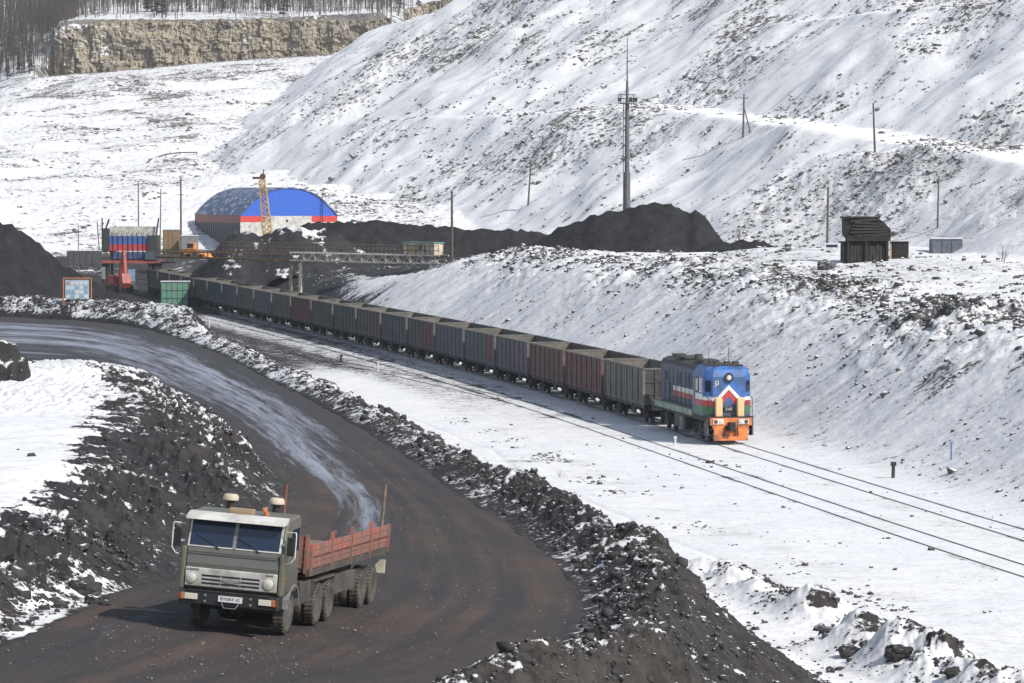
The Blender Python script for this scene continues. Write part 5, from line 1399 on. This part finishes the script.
container('site_hut', 'low grey hut with a pale roof left of the hangar wall', 181, 196, 236, 556, 5.5, 4, mat('grey_hut', (.22, .22, .22), .7), 0, 'hut', 1, 2)

# ------------------------------------------------------------ orange wheel loader near the bridge
def loader():
    Y0 = 470; s = FPX/Y0; X0 = (192-512)/s
    root = empty('wheel_loader', (X0, Y0, zof(259, Y0)), R(70)); tag(root, 'small orange wheel loader on the coal ground behind the left part of the bridge', 'loader')
    og = mat('loader_orange', (.62, .26, .06), .6, dirt=(.25, .15, .08))
    m2 = MB(); m2.b(-.7, .7, -1.0, 1.6, .6, 1.25); m2.build('body', og, root, .06)
    m2 = MB(); m2.b(-.55, .55, -.5, .5, 1.25, 2.1); c_ = m2.build('cab', og, root, .05)
    m2 = MB(); m2.b(-.57, .57, -.4, .4, 1.45, 2.0); m2.build('cab_window', GLASS, c_)
    m2 = MB(); m2.prism([(-1.0, .9), (-2.1, .5), (-2.1, .35), (-1.0, .7)], -.5, .5); m2.build('lift_arm', og, root)
    m2 = MB(); m2.prism([(-2.0, .9), (-2.6, .2), (-2.0, .1)], -.95, .95); m2.build('bucket', og, root)
    for x in (-.75, .75):
        for y in (-.8, 1.0):
            m2 = MB(); m2.lathe([(-.18, .3), (-.2, .45), (.2, .45), (.18, .3)], (x, y, .45), 'X', 16); m2.build('wheel', RUB, root)
loader()

# ------------------------------------------------------------ truss footbridge with hut
def bridge():
    A = P(160, 262, 470); B = P(444, 264, 424); B.z += .0; A.z = B.z
    d = (B-A); L_ = d.length; ang = math.atan2(d.y, d.x)
    root = empty('footbridge', (A.x, A.y, A.z), ang); tag(root, 'long truss footbridge over the train with rusty left half and pale right half', 'bridge')
    pale = mat('pale_truss', (.70, .66, .58), .7, dirt=(.3, .25, .2)); rus = mat('rusty_pipe', (.22, .14, .07), .8, dirt=(.08, .06, .05))
    split = L_*.50
    for nm, x0, x1, mm, hh in (('rusty_span', 0, split, rus, .75), ('pale_truss', split, L_, pale, .95)):
        m2 = MB()
        for y in (-.7, .7):
            m2.bar((x0, y, 0), (x1, y, 0), .12 if hh > .8 else .16); m2.bar((x0, y, hh), (x1, y, hh), .14)
            if hh > .8:
                n = int((x1-x0)/1.15)
                for k in range(n):
                    a = x0+(x1-x0)*k/n; b2 = x0+(x1-x0)*(k+1)/n
                    m2.bar((a, y, 0 if k % 2 else hh), (b2, y, hh if k % 2 else 0), .10)
            else:
                n = 5
                for k in range(n+1): m2.bar((x0+(x1-x0)*k/n, y, 0), (x0+(x1-x0)*k/n, y, hh), .12)
        m2.build(nm, mm, root)
    m2 = MB(); m2.b(0, L_, -.68, .68, .95, 1.02); m2.build('deck', DARK, root)
    m2 = MB()
    for y in (-.72, .72):
        for z in (1.55, 2.1): m2.bar((split*.45, y, z), (L_, y, z), .05)
        for x in np.arange(split*.45, L_, .85): m2.bar((x, y, 1.0), (x, y, 2.1), .05)
    m2.build('railing', mat('brown_rail', (.14, .10, .08), .8), root)
    # trestle
    xp = L_*.505
    for dx, mm in ((-1.15, mat('pier_brown', (.30, .24, .17), .8)), (.9, mat('pier_white', (.60, .56, .48), .7))):
        m2 = MB(); m2.b(xp+dx-.13, xp+dx+.13, -.16, .16, -A.z+.0, -.1); m2.build('pier_post', mm, root)
    m2 = MB(); m2.b(xp-1.4, xp+1.1, -.35, .35, -.25, -.1); m2.build('pier_cap', rus, root)
    # hut at the right end
    hx0 = L_-7.0; hx1 = L_-1.0
    h = empty('bridge_hut', A+Vector((math.cos(ang)*(hx0+hx1)/2, math.sin(ang)*(hx0+hx1)/2, 1.03)), ang); tag(h, 'small cream hut with a green roof on the right end of the footbridge', 'hut')
    w_ = (hx1-hx0)/2
    m2 = MB(); m2.b(-w_, w_, -.65, .65, 0, 1.35); wl_ = m2.build('wall', mat('cream_board', (.62, .55, .44), .7, dirt=(.35, .25, .18), dirt_amt=.5), h)
    m2 = MB(); m2.b(-w_-.1, w_+.1, -.8, .8, 1.35, 1.5); m2.build('roof', mat('green_roof', (.13, .28, .22), .6), h)
    for x in (-2.1, -1.0, .9):
        m2 = MB(); m2.b(x, x+.55, -.67, -.65, .1, 1.1); m2.build('shutter', mat('brown_shutter', (.42, .28, .16), .7), h)
    m2 = MB(); m2.b(-.05, .7, -.67, -.65, .6, 1.15); m2.build('window', GLASS, h)
bridge()

# ------------------------------------------------------------ light mast
def mast():
    Y0 = 470; base = P(627, 235, Y0); root = empty('light_mast', (base.x, Y0, 8.0)); tag(root, 'tall grey floodlight mast with round platform and thin aerial above the central coal heap', 'mast')
    g = mat('mast_grey', (.12, .12, .13), .6, .3); zp = zof(104, Y0)-8; z2 = zof(97, Y0)-8; zt_ = zof(34, Y0)-8
    m2 = MB(); m2.cyl((0, 0, 0), (0, 0, zof(172, Y0)-8), .45, .42, 12); m2.cyl((0, 0, zof(172, Y0)-8), (0, 0, zp), .30, .26, 12)
    for z in np.arange(2, zp, 1.0): m2.box((-.42, 0, z), (.12, .3, .05))
    m2.bar((-.48, -.15, 1), (-.48, -.15, zp), .06); m2.bar((-.48, .15, 1), (-.48, .15, zp), .06)
    m2.build('shaft', g, root)
    m2 = MB(); m2.lathe([(0, .3), (.05, 1.2), (.15, 1.2), (.2, .3)], (0, 0, zp), 'Z', 16)
    for z in (zp+.7, zp+1.2):
        for k in range(16):
            a0, a1 = 2*math.pi*k/16, 2*math.pi*(k+1)/16; m2.bar((1.15*math.cos(a0), 1.15*math.sin(a0), z), (1.15*math.cos(a1), 1.15*math.sin(a1), z), .06)
    for k in range(8):
        a0 = 2*math.pi*k/8; m2.bar((1.15*math.cos(a0), 1.15*math.sin(a0), zp), (1.15*math.cos(a0), 1.15*math.sin(a0), zp+1.2), .06)
    m2.build('platform', g, root)
    for x, y in ((1.0, -.7), (-1.0, -.7), (.5, 1.0), (1.1, .3)):
        m2 = MB(); m2.box((x, y, zp+.55), (.45, .35, .5)); m2.build('floodlight', DARK, root, .03)
    m2 = MB(); m2.cyl((0, 0, zp), (0, 0, zp+3), .2, .15, 8); m2.cyl((0, 0, zp+3), (0, 0, zt_), .10, .04, 6); m2.build('aerial', g, root)
mast()

# ------------------------------------------------------------ poles
PW = mat('pole_wood', (.11, .09, .075), .9, var=.2); PG = mat('pole_grey', (.16, .155, .15), .8)
def pole(px, top, bot, label, lean=0, arm=True, mm=PW, Y0=None, r=.13, stay=False):
    if Y0 is None: b = hit(px, bot, 200)
    else: b = P(px, bot, Y0); b.z = min(b.z, H(b.x, Y0))
    h_ = zof(top, b.y)-b.z
    root = empty('utility_pole', (b.x, b.y, b.z-.3)); tag(root, label, 'pole')
    lx = lean*b.y/FPX
    m2 = MB(); m2.cyl((0, 0, 0), (lx, 0, h_+.3), r*1.15, r*.8, 8); m2.build('shaft', mm, root)
    if arm:
        m2 = MB(); z = h_-.4; m2.box((lx, 0, z), (1.3, .12, .12)); 
        for x in (-.55, 0, .55): m2.cyl((lx+x, 0, z), (lx+x, 0, z+.28), .05, None, 6)
        m2.build('crossarm', mm, root)
    if stay:
        m2 = MB(); m2.cyl((lx*.8, 0, h_*.75), (lx+1.3, 0, 0), r*.7, None, 6); m2.build('brace', mm, root)
    return root
pole(138.5, 181, 226, 'thin grey pole standing behind the left half of the striped gantry', 0, False, PG, 600, .12)
pole(160, 189, 226, 'thin leaning grey pole behind the right post of the striped gantry', 1, True, PG, 600, .11)
pole(181, 178, 240, 'dark pole just left of the hangar roof', 0, False, PW, 600, .16)
pole(78.5, 225, 250, 'short thin pole above the grey cabin left of the gantry', 0, False, PG, 560, .08)
pole(452, 191, 258, 'dark wooden pole in front of the long low coal heap, right of the hut', 0, False, PW, 440, .16)
pole(528, 162, 206, 'leaning wooden pole low on the snowy slope left of the floodlight mast', 3, False, PW, None, .15)
pole(743, 94, 138, 'wooden pole with a brace on the snowy bench right of the floodlight mast', 1, True, PW, None, .16, True)
pole(875, 103, 153, 'leaning wooden pole at the edge of the bench high on the right', -2, False, PW, None, .15)
pole(827, 187, 257, 'wooden pole on the terrace just left of the timber hopper', 1, False, PW, 330, .11)
pole(937.5, 176, 229, 'wooden pole below the bench, right of the timber hopper', 1, False, PW, None, .12)

# sagging cable from hopper to the right hand pole
def cable(pts, label, r=.035):
    m2 = MB(); m2.tube(pts, r, 5); o = m2.build('cable', PG); tag(o, label, 'cable')
pts = []
for x, y, Y_ in [(838, 200, 345), (858, 216, 350), (880, 226, 360), (905, 231, 380), (937, 236, 400), (980, 239, 410), (1030, 240, 420)]: pts.append(P(x, y, Y_))
cable(pts, 'thin cable sagging across the snow behind the timber hopper')

# ------------------------------------------------------------ timber hopper, shed, van
OLDW = mat('charred_timber', (.018, .016, .015), .9, var=.5, scale=3); OLDW2 = mat('grey_timber', (.034, .031, .029), .9, var=.4, scale=4)
def hopper():
    Y0 = 300; s = FPX/Y0; X0 = (866-512)/s; zb_ = H(X0, Y0); zb_ = min(zb_, zof(260, Y0))
    root = empty('timber_hopper', (X0, Y0, zb_)); tag(root, 'derelict dark timber hopper with a slanting boarded top, standing on the snowy terrace', 'hopper')
    def x(p): return (p-866)/s
    def z(q): return zof(q, Y0)-zb_
    m2 = MB()
    for k, p in enumerate(np.linspace(849, 887, 13)):
        m2.box((x(p), -.03*(k % 2), (z(243)-.12*(k % 3))/2), (.21, .1, z(243)-.12*(k % 3)), (R(((k*37) % 5-2)*1.1), 'Y'))
    m2.build('lower_boards', OLDW2, root)
    m2 = MB(); m2.b(x(849), x(888), .12, 2.8, 0, z(240)); m2.build('lower_wall', OLDW, root)
    m2 = MB(); m2.b(x(843), x(849), -.1, 2.4, 0, z(243)); m2.b(x(841), x(850), -.2, 2.6, z(243), z(241.5)); m2.build('side_lean_to', OLDW, root)
    m2 = MB(); m2.b(x(845), x(890), -.35, .0, z(241), z(238)); m2.b(x(847), x(889), -.2, 2.9, z(238), z(235.5)); m2.build('beam', OLDW, root)
    m2 = MB(); m2.prism([(x(845), z(236)), (x(844.5), z(218)), (x(878), z(218)), (x(884), z(222)), (x(891), z(230)), (x(891), z(238))], .1, 2.8, 'Y'); m2.build('upper_bin', OLDW, root)
    m2 = MB()
    for k in range(6):
        q0 = 219+k*2.9; rgt = min(892, 878+max(0, (q0-217))*.8)
        m2.box(((x(852)+x(rgt))/2+.12*((k*3) % 4)-.15, -.02-.05*(k % 2), (z(q0+2.6)+z(q0))/2), (x(rgt)-x(852), .12, z(q0)-z(q0+2.6)-.04), (R(((k*29) % 5-2)*1.6), 'Y'))
    m2.build('upper_boards', OLDW2, root)
    m2 = MB(); m2.b(x(843), x(880), -.1, 3.0, z(218.4), z(216.6)); m2.build('top_plank', OLDW, root)
    for p in (848, 866, 887):
        m2 = MB(); m2.b(x(p)-.1, x(p)+.1, -.3, -.05, 0, z(240)); m2.build('post', OLDW, root)
hopper()
def shed():
    Y0 = 303; s = FPX/Y0; X0 = (899-512)/s; zb_ = min(H(X0, Y0), zof(258.5, Y0))
    root = empty('plank_shed', (X0, Y0, zb_), R(-8)); tag(root, 'small plank shed with a pale left corner, right beside the timber hopper', 'shed')
    h_ = zof(242.5, Y0)-zb_
    m2 = MB(); m2.b(-.62, .75, 0, 1.6, 0, h_)
    m2.build('wall', OLDW, root)
    m2 = MB()
    for k in range(7): m2.b(-.45+k*.16, -.32+k*.16, -.03-.01*(k % 2), 0, .02, h_-.04)
    m2.build('door_boards', OLDW2, root)
    m2 = MB(); m2.b(-.80, -.63, -.02, 1.5, .0, h_+.1); m2.build('pale_corner', mat('pale_pine', (.50, .36, .25), .8), root)
    m2 = MB(); m2.b(-.7, .82, -.1, 1.7, h_, h_+.08); m2.build('roof', OLDW, root)
shed()
def van():
    Y0 = 318; s = FPX/Y0; X0 = (837-512)/s; zb_ = min(H(X0, Y0), zof(257, Y0))
    root = empty('parked_van', (X0, Y0, zb_+.05), R(80)); tag(root, 'small pale vehicle parked behind the left side of the timber hopper', 'van')
    wv = mat('van_white', (.62, .63, .65), .4)
    m2 = MB(); m2.prism([(-1.1, .3), (-1.1, .75), (-.55, .85), (-.3, 1.15), (1.1, 1.15), (1.15, .3)], -.7, .7); m2.build('body', wv, root, .05)
    m2 = MB(); m2.prism([(-.53, .87), (-.31, 1.11), (-.33, 1.12), (-.56, .88)], -.6, .6); m2.build('windscreen', GLASS, root)
    m2 = MB(); m2.b(-.71, .71, -.1, .9, .8, 1.05); m2.build('side_window', GLASS, root)
    for x_ in (-.62, .62):
        for y_ in (-.7, .7):
            m2 = MB(); m2.lathe([(-.08, .2), (-.09, .27), (.09, .27), (.08, .2)], (x_, y_, .27), 'X', 14); m2.build('wheel', RUB, root)
van()

# ------------------------------------------------------------ notice board
def board():
    Y0 = 309; s = FPX/Y0; X0 = (77-512)/s; zg = H(X0, Y0)
    root = empty('notice_board', (X0, Y0, zg-.1)); tag(root, 'faded pale blue notice board in a rusty orange frame above the road', 'notice board')
    z0 = zof(304, Y0)-zg+.1; z1 = zof(278.5, Y0)-zg+.1; w_ = 14/s
    m2 = MB()
    for sd in (-1, 1): m2.bar((sd*w_, 0, 0), (sd*w_, 0, z1), .10)
    m2.bar((-w_, 0, z1), (w_, 0, z1), .09); m2.bar((-w_, 0, z0+.1), (w_, 0, z0+.1), .09)
    m2.build('frame', mat('orange_rust', (.36, .13, .07), .7), root)
    pb = mat('faded_board', (.30, .40, .48), .6, var=.25, scale=4, dirt=(.42, .45, .45), dirt_amt=.5, dscale=3)
    m2 = MB(); m2.b(-w_+.18, w_-.18, -.04, .03, z0+.42, z1-.12); p_ = m2.build('panel', pb, root)
    cols = [((.50, .55, .56), 'pale_notice'), ((.18, .33, .46), 'blue_notice'), ((.40, .25, .26), 'red_notice')]
    rr = random.Random(4)
    for i in range(5):
        for j in range(4):
            c_, nm = cols[rr.choice([0, 0, 1, 1, 0, 2])]; x0 = -w_+.25+i*(2*w_-.5)/5; z_ = z0+.48+j*(z1-z0-.65)/4
            m2 = MB(); m2.b(x0+.02, x0+(2*w_-.5)/5-.04, -.055, -.04, z_+.02, z_+(z1-z0-.65)/4*.8); m2.build('notice', mat(nm, c_, .6, var=.3, scale=9), p_)
board()

# ------------------------------------------------------------ little posts, hose, pipes
def post(px, py, h_, r, mm, label, ymin=60, head=None):
    b = hit(px, py, ymin); root = empty('marker_post', b); tag(root, label, 'post')
    m2 = MB(); m2.cyl((0, 0, -.2), (.02, 0, h_), r, r*.9, 8); m2.build('shaft', mm, root)
    m2 = MB(); m2.box((.02, 0, h_), (r*3, r*2.2, r*2)); m2.build('cap', head or mm, root)
post(209, 328, 1.1, .09, WHITEP, 'pale stub post on the dirty snow between the road bend and the sidings', 250)
post(378, 371, .75, .07, WHITEP, 'small white marker post beside the siding in the middle of the train', 200)
post(675, 446, .5, .06, WHITEP, 'small white marker post between the siding and the locomotive', 150)
post(893, 478, .75, .10, DARK, 'short dark post beside the rails at the foot of the snowy slope', 140)
post(951, 460, .9, .05, mat('blue_post', (.12, .20, .34), .6), 'thin blue post stuck in the snowy slope at the right', 140)
post(341, 362, .55, .09, DARK, 'low dark switch post beside the sidings, left of the white marker', 200)
pp = [hit(149, 163, 500), hit(166, 157, 500), hit(180, 156, 500), hit(197, 155, 500)]
m_ = MB(); m_.tube([p+Vector((0, 0, .6)) for p in pp], .18, 6)
for p in pp: m_.cyl(p-Vector((0, 0, .3)), p+Vector((0, 0, .6)), .12, None, 5)
tag(m_.build('pipe', PW), 'dark pipe on short legs lying on the far snowy slope above the hangar', 'pipe')

# ------------------------------------------------------------ bushes and trees
TW = mat('twig_brown', (.07, .056, .046), .9); TW2 = mat('bark_grey', (.085, .075, .066), .9)
def twigs(m_, p, d, L_, r, lev, rng, n=4, spread=.6):
    q = p+d*L_; m_.cyl(p, q, r, r*.6, 3, False)
    if lev == 0: return
    for k in range(n):
        f = rng.uniform(.3, 1); nd = (d+Vector((rng.uniform(-1, 1), rng.uniform(-1, 1), rng.uniform(-.2, .7)))*spread).normalized()
        twigs(m_, p+d*L_*f, nd, L_*rng.uniform(.4, .65), r*.5, lev-1, rng, n, spread)
def bush(px, py, h_, label, seed, ymin=150):
    b = hit(px, py, ymin); rng = random.Random(seed); m_ = MB()
    for k in range(9):
        d = Vector((rng.uniform(-.7, .7), rng.uniform(-.7, .7), 1)).normalized(); twigs(m_, Vector((rng.uniform(-.2, .2), 0, 0)), d, h_*rng.uniform(.45, .75), .011*h_, 2, rng, 3)
    o = m_.build('bush', TW); o.location = b; tag(o, label, 'bush')
bush(741, 243, 2.6, 'bare twiggy bush on the snow right of the tall coal heap', 1, 395)
bush(329, 283, 1.6, 'small bare bush on the snowy slope below the footbridge', 2, 380)
bush(1003, 262, 1.3, 'bare bush on the snowy mound at the right edge', 3, 250)
bush(562, 478, .45, 'tiny dry tuft on the snow between the road berm and the rails', 4, 110)
def tree_proto(seed, h_, lab):
    rng = random.Random(seed); root = empty('bare_tree'); 
    m_ = MB(); m_.cyl((0, 0, -.5), (rng.uniform(-.3, .3), 0, h_*.95), .16, .05, 5); m_.build('trunk', TW2, root)
    m_ = MB()
    for k in range(16):
        z = h_*rng.uniform(.35, .95); a = rng.uniform(0, 6.28); d = Vector((math.cos(a)*.7, math.sin(a)*.7, .8)).normalized()
        twigs(m_, Vector((0, 0, z)), d, h_*.18*rng.uniform(.6, 1.2), .045, 1, rng, 4, .7)
    m_.build('crown', TW, root); return root
def conifer_proto(seed, h_):
    rng = random.Random(seed); root = empty('fir_tree'); m_ = MB(); m_.cyl((0, 0, -.5), (0, 0, h_), .18, .03, 5); m_.build('trunk', TW2, root)
    m_ = MB()
    for k in range(150):
        f = rng.uniform(.12, 1)**.8; z = h_*f; a = rng.uniform(0, 6.28); Lb = (1-f)*h_*.26+.2
        d = Vector((math.cos(a), math.sin(a), -.25)); p = Vector((0, 0, z)); q = p+d*Lb; sd = Vector((-d.y, d.x, 0))*.28*Lb
        m_.add([p, q+sd*.4, q-sd*.4, p+d*Lb*.6+sd+Vector((0, 0, -.15)), p+d*Lb*.6-sd+Vector((0, 0, -.15))], [(0, 3, 1), (0, 2, 4), (0, 1, 2)])
    m_.build('crown', mat('fir_needles', (.045, .055, .045), .9), root); return root
protos = [tree_proto(1, 9.5, ''), tree_proto(2, 8, ''), tree_proto(3, 11, ''), conifer_proto(4, 9)]
rng = random.Random(9); cnt = 0
for k in range(150):
    corner = k < 45
    px = rng.uniform(-20, 60) if corner else rng.uniform(55, 420)
    Y_ = rng.uniform(1060, 1180) if corner else rng.uniform(1106, 1190)
    if not corner and px > 400: Y_ = rng.uniform(1175, 1230)
    x_ = XW(px, Y_, 60); pi = rng.choice([3, 0, 0, 1, 2]) if corner else rng.choice([0, 1, 2, 0, 1, 2, 0, 1, 2, 3])
    src = protos[pi]; used = src.get('u', 0)
    o = src if not used else copy_tree(src); src['u'] = 1
    if 'u' in o and o is not src: del o['u']
    o.location = (x_, Y_, H(x_, Y_)); o.rotation_euler = (0, 0, rng.uniform(0, 6.28)); sc_ = rng.uniform(.7, 1.15); o.scale = (sc_, sc_, sc_)
    if pi == 3: tag(o, 'dark fir tree in the wood on the plateau above the rock cliff', 'tree', 'fir trees on the plateau')
    else: tag(o, 'bare leafless tree in the wood on the plateau above the rock cliff', 'tree', 'bare trees on the plateau')
for p_ in protos:
    if 'u' in p_: del p_['u']
# wood behind as one mass
m_ = MB(); rng = random.Random(11); FOR = []
for k in range(4600):
    px = rng.uniform(-160, 75) if rng.random() < .55 else rng.uniform(-160, 405); Y_ = rng.uniform(1150, 1330)
    if px < 75 and rng.random() < .8: Y_ = rng.uniform(1075, 1300)
    x_ = XW(px, Y_, 60); h_ = rng.uniform(6, 11); z_ = float(np.interp(Y_, [1100, 1200, 1400], [67, 73, 82]))
    FOR.append((x_, Y_, h_))
fx = np.array([f[0] for f in FOR]); fy = np.array([f[1] for f in FOR]); fz, _ = terrain(fx, fy)
for (x_, Y_, h_), z_ in zip(FOR, fz):
    z_ = float(z_); m_.cyl((x_, Y_, z_-.5), (x_+rng.uniform(-.3, .3), Y_, z_+h_), .12, .03, 3, False)
    for q in range(5):
        zz = z_+h_*rng.uniform(.3, .95); a = rng.uniform(0, 6.28); l2 = h_*.15
        m_.cyl((x_, Y_, zz), (x_+math.cos(a)*l2, Y_+math.sin(a)*l2, zz+l2*.9), .06, .02, 3, False)
tag(m_.build('wood', TW), kind='stuff')

# ------------------------------------------------------------ thin winter haze
hm = bpy.data.materials.new('haze'); hm.use_nodes = True; n = hm.node_tree; n.nodes.clear()
vo = n.nodes.new('ShaderNodeVolumePrincipled'); vo.inputs['Color'].default_value = (.93, .95, 1, 1); vo.inputs['Density'].default_value = .00011; vo.inputs['Anisotropy'].default_value = .2
om = n.nodes.new('ShaderNodeOutputMaterial'); n.links.new(vo.outputs[0], om.inputs['Volume'])
m_ = MB(); m_.b(-1400, 1600, -60, 3700, -30, 330); hz = m_.build('haze', hm); tag(hz, kind='stuff');
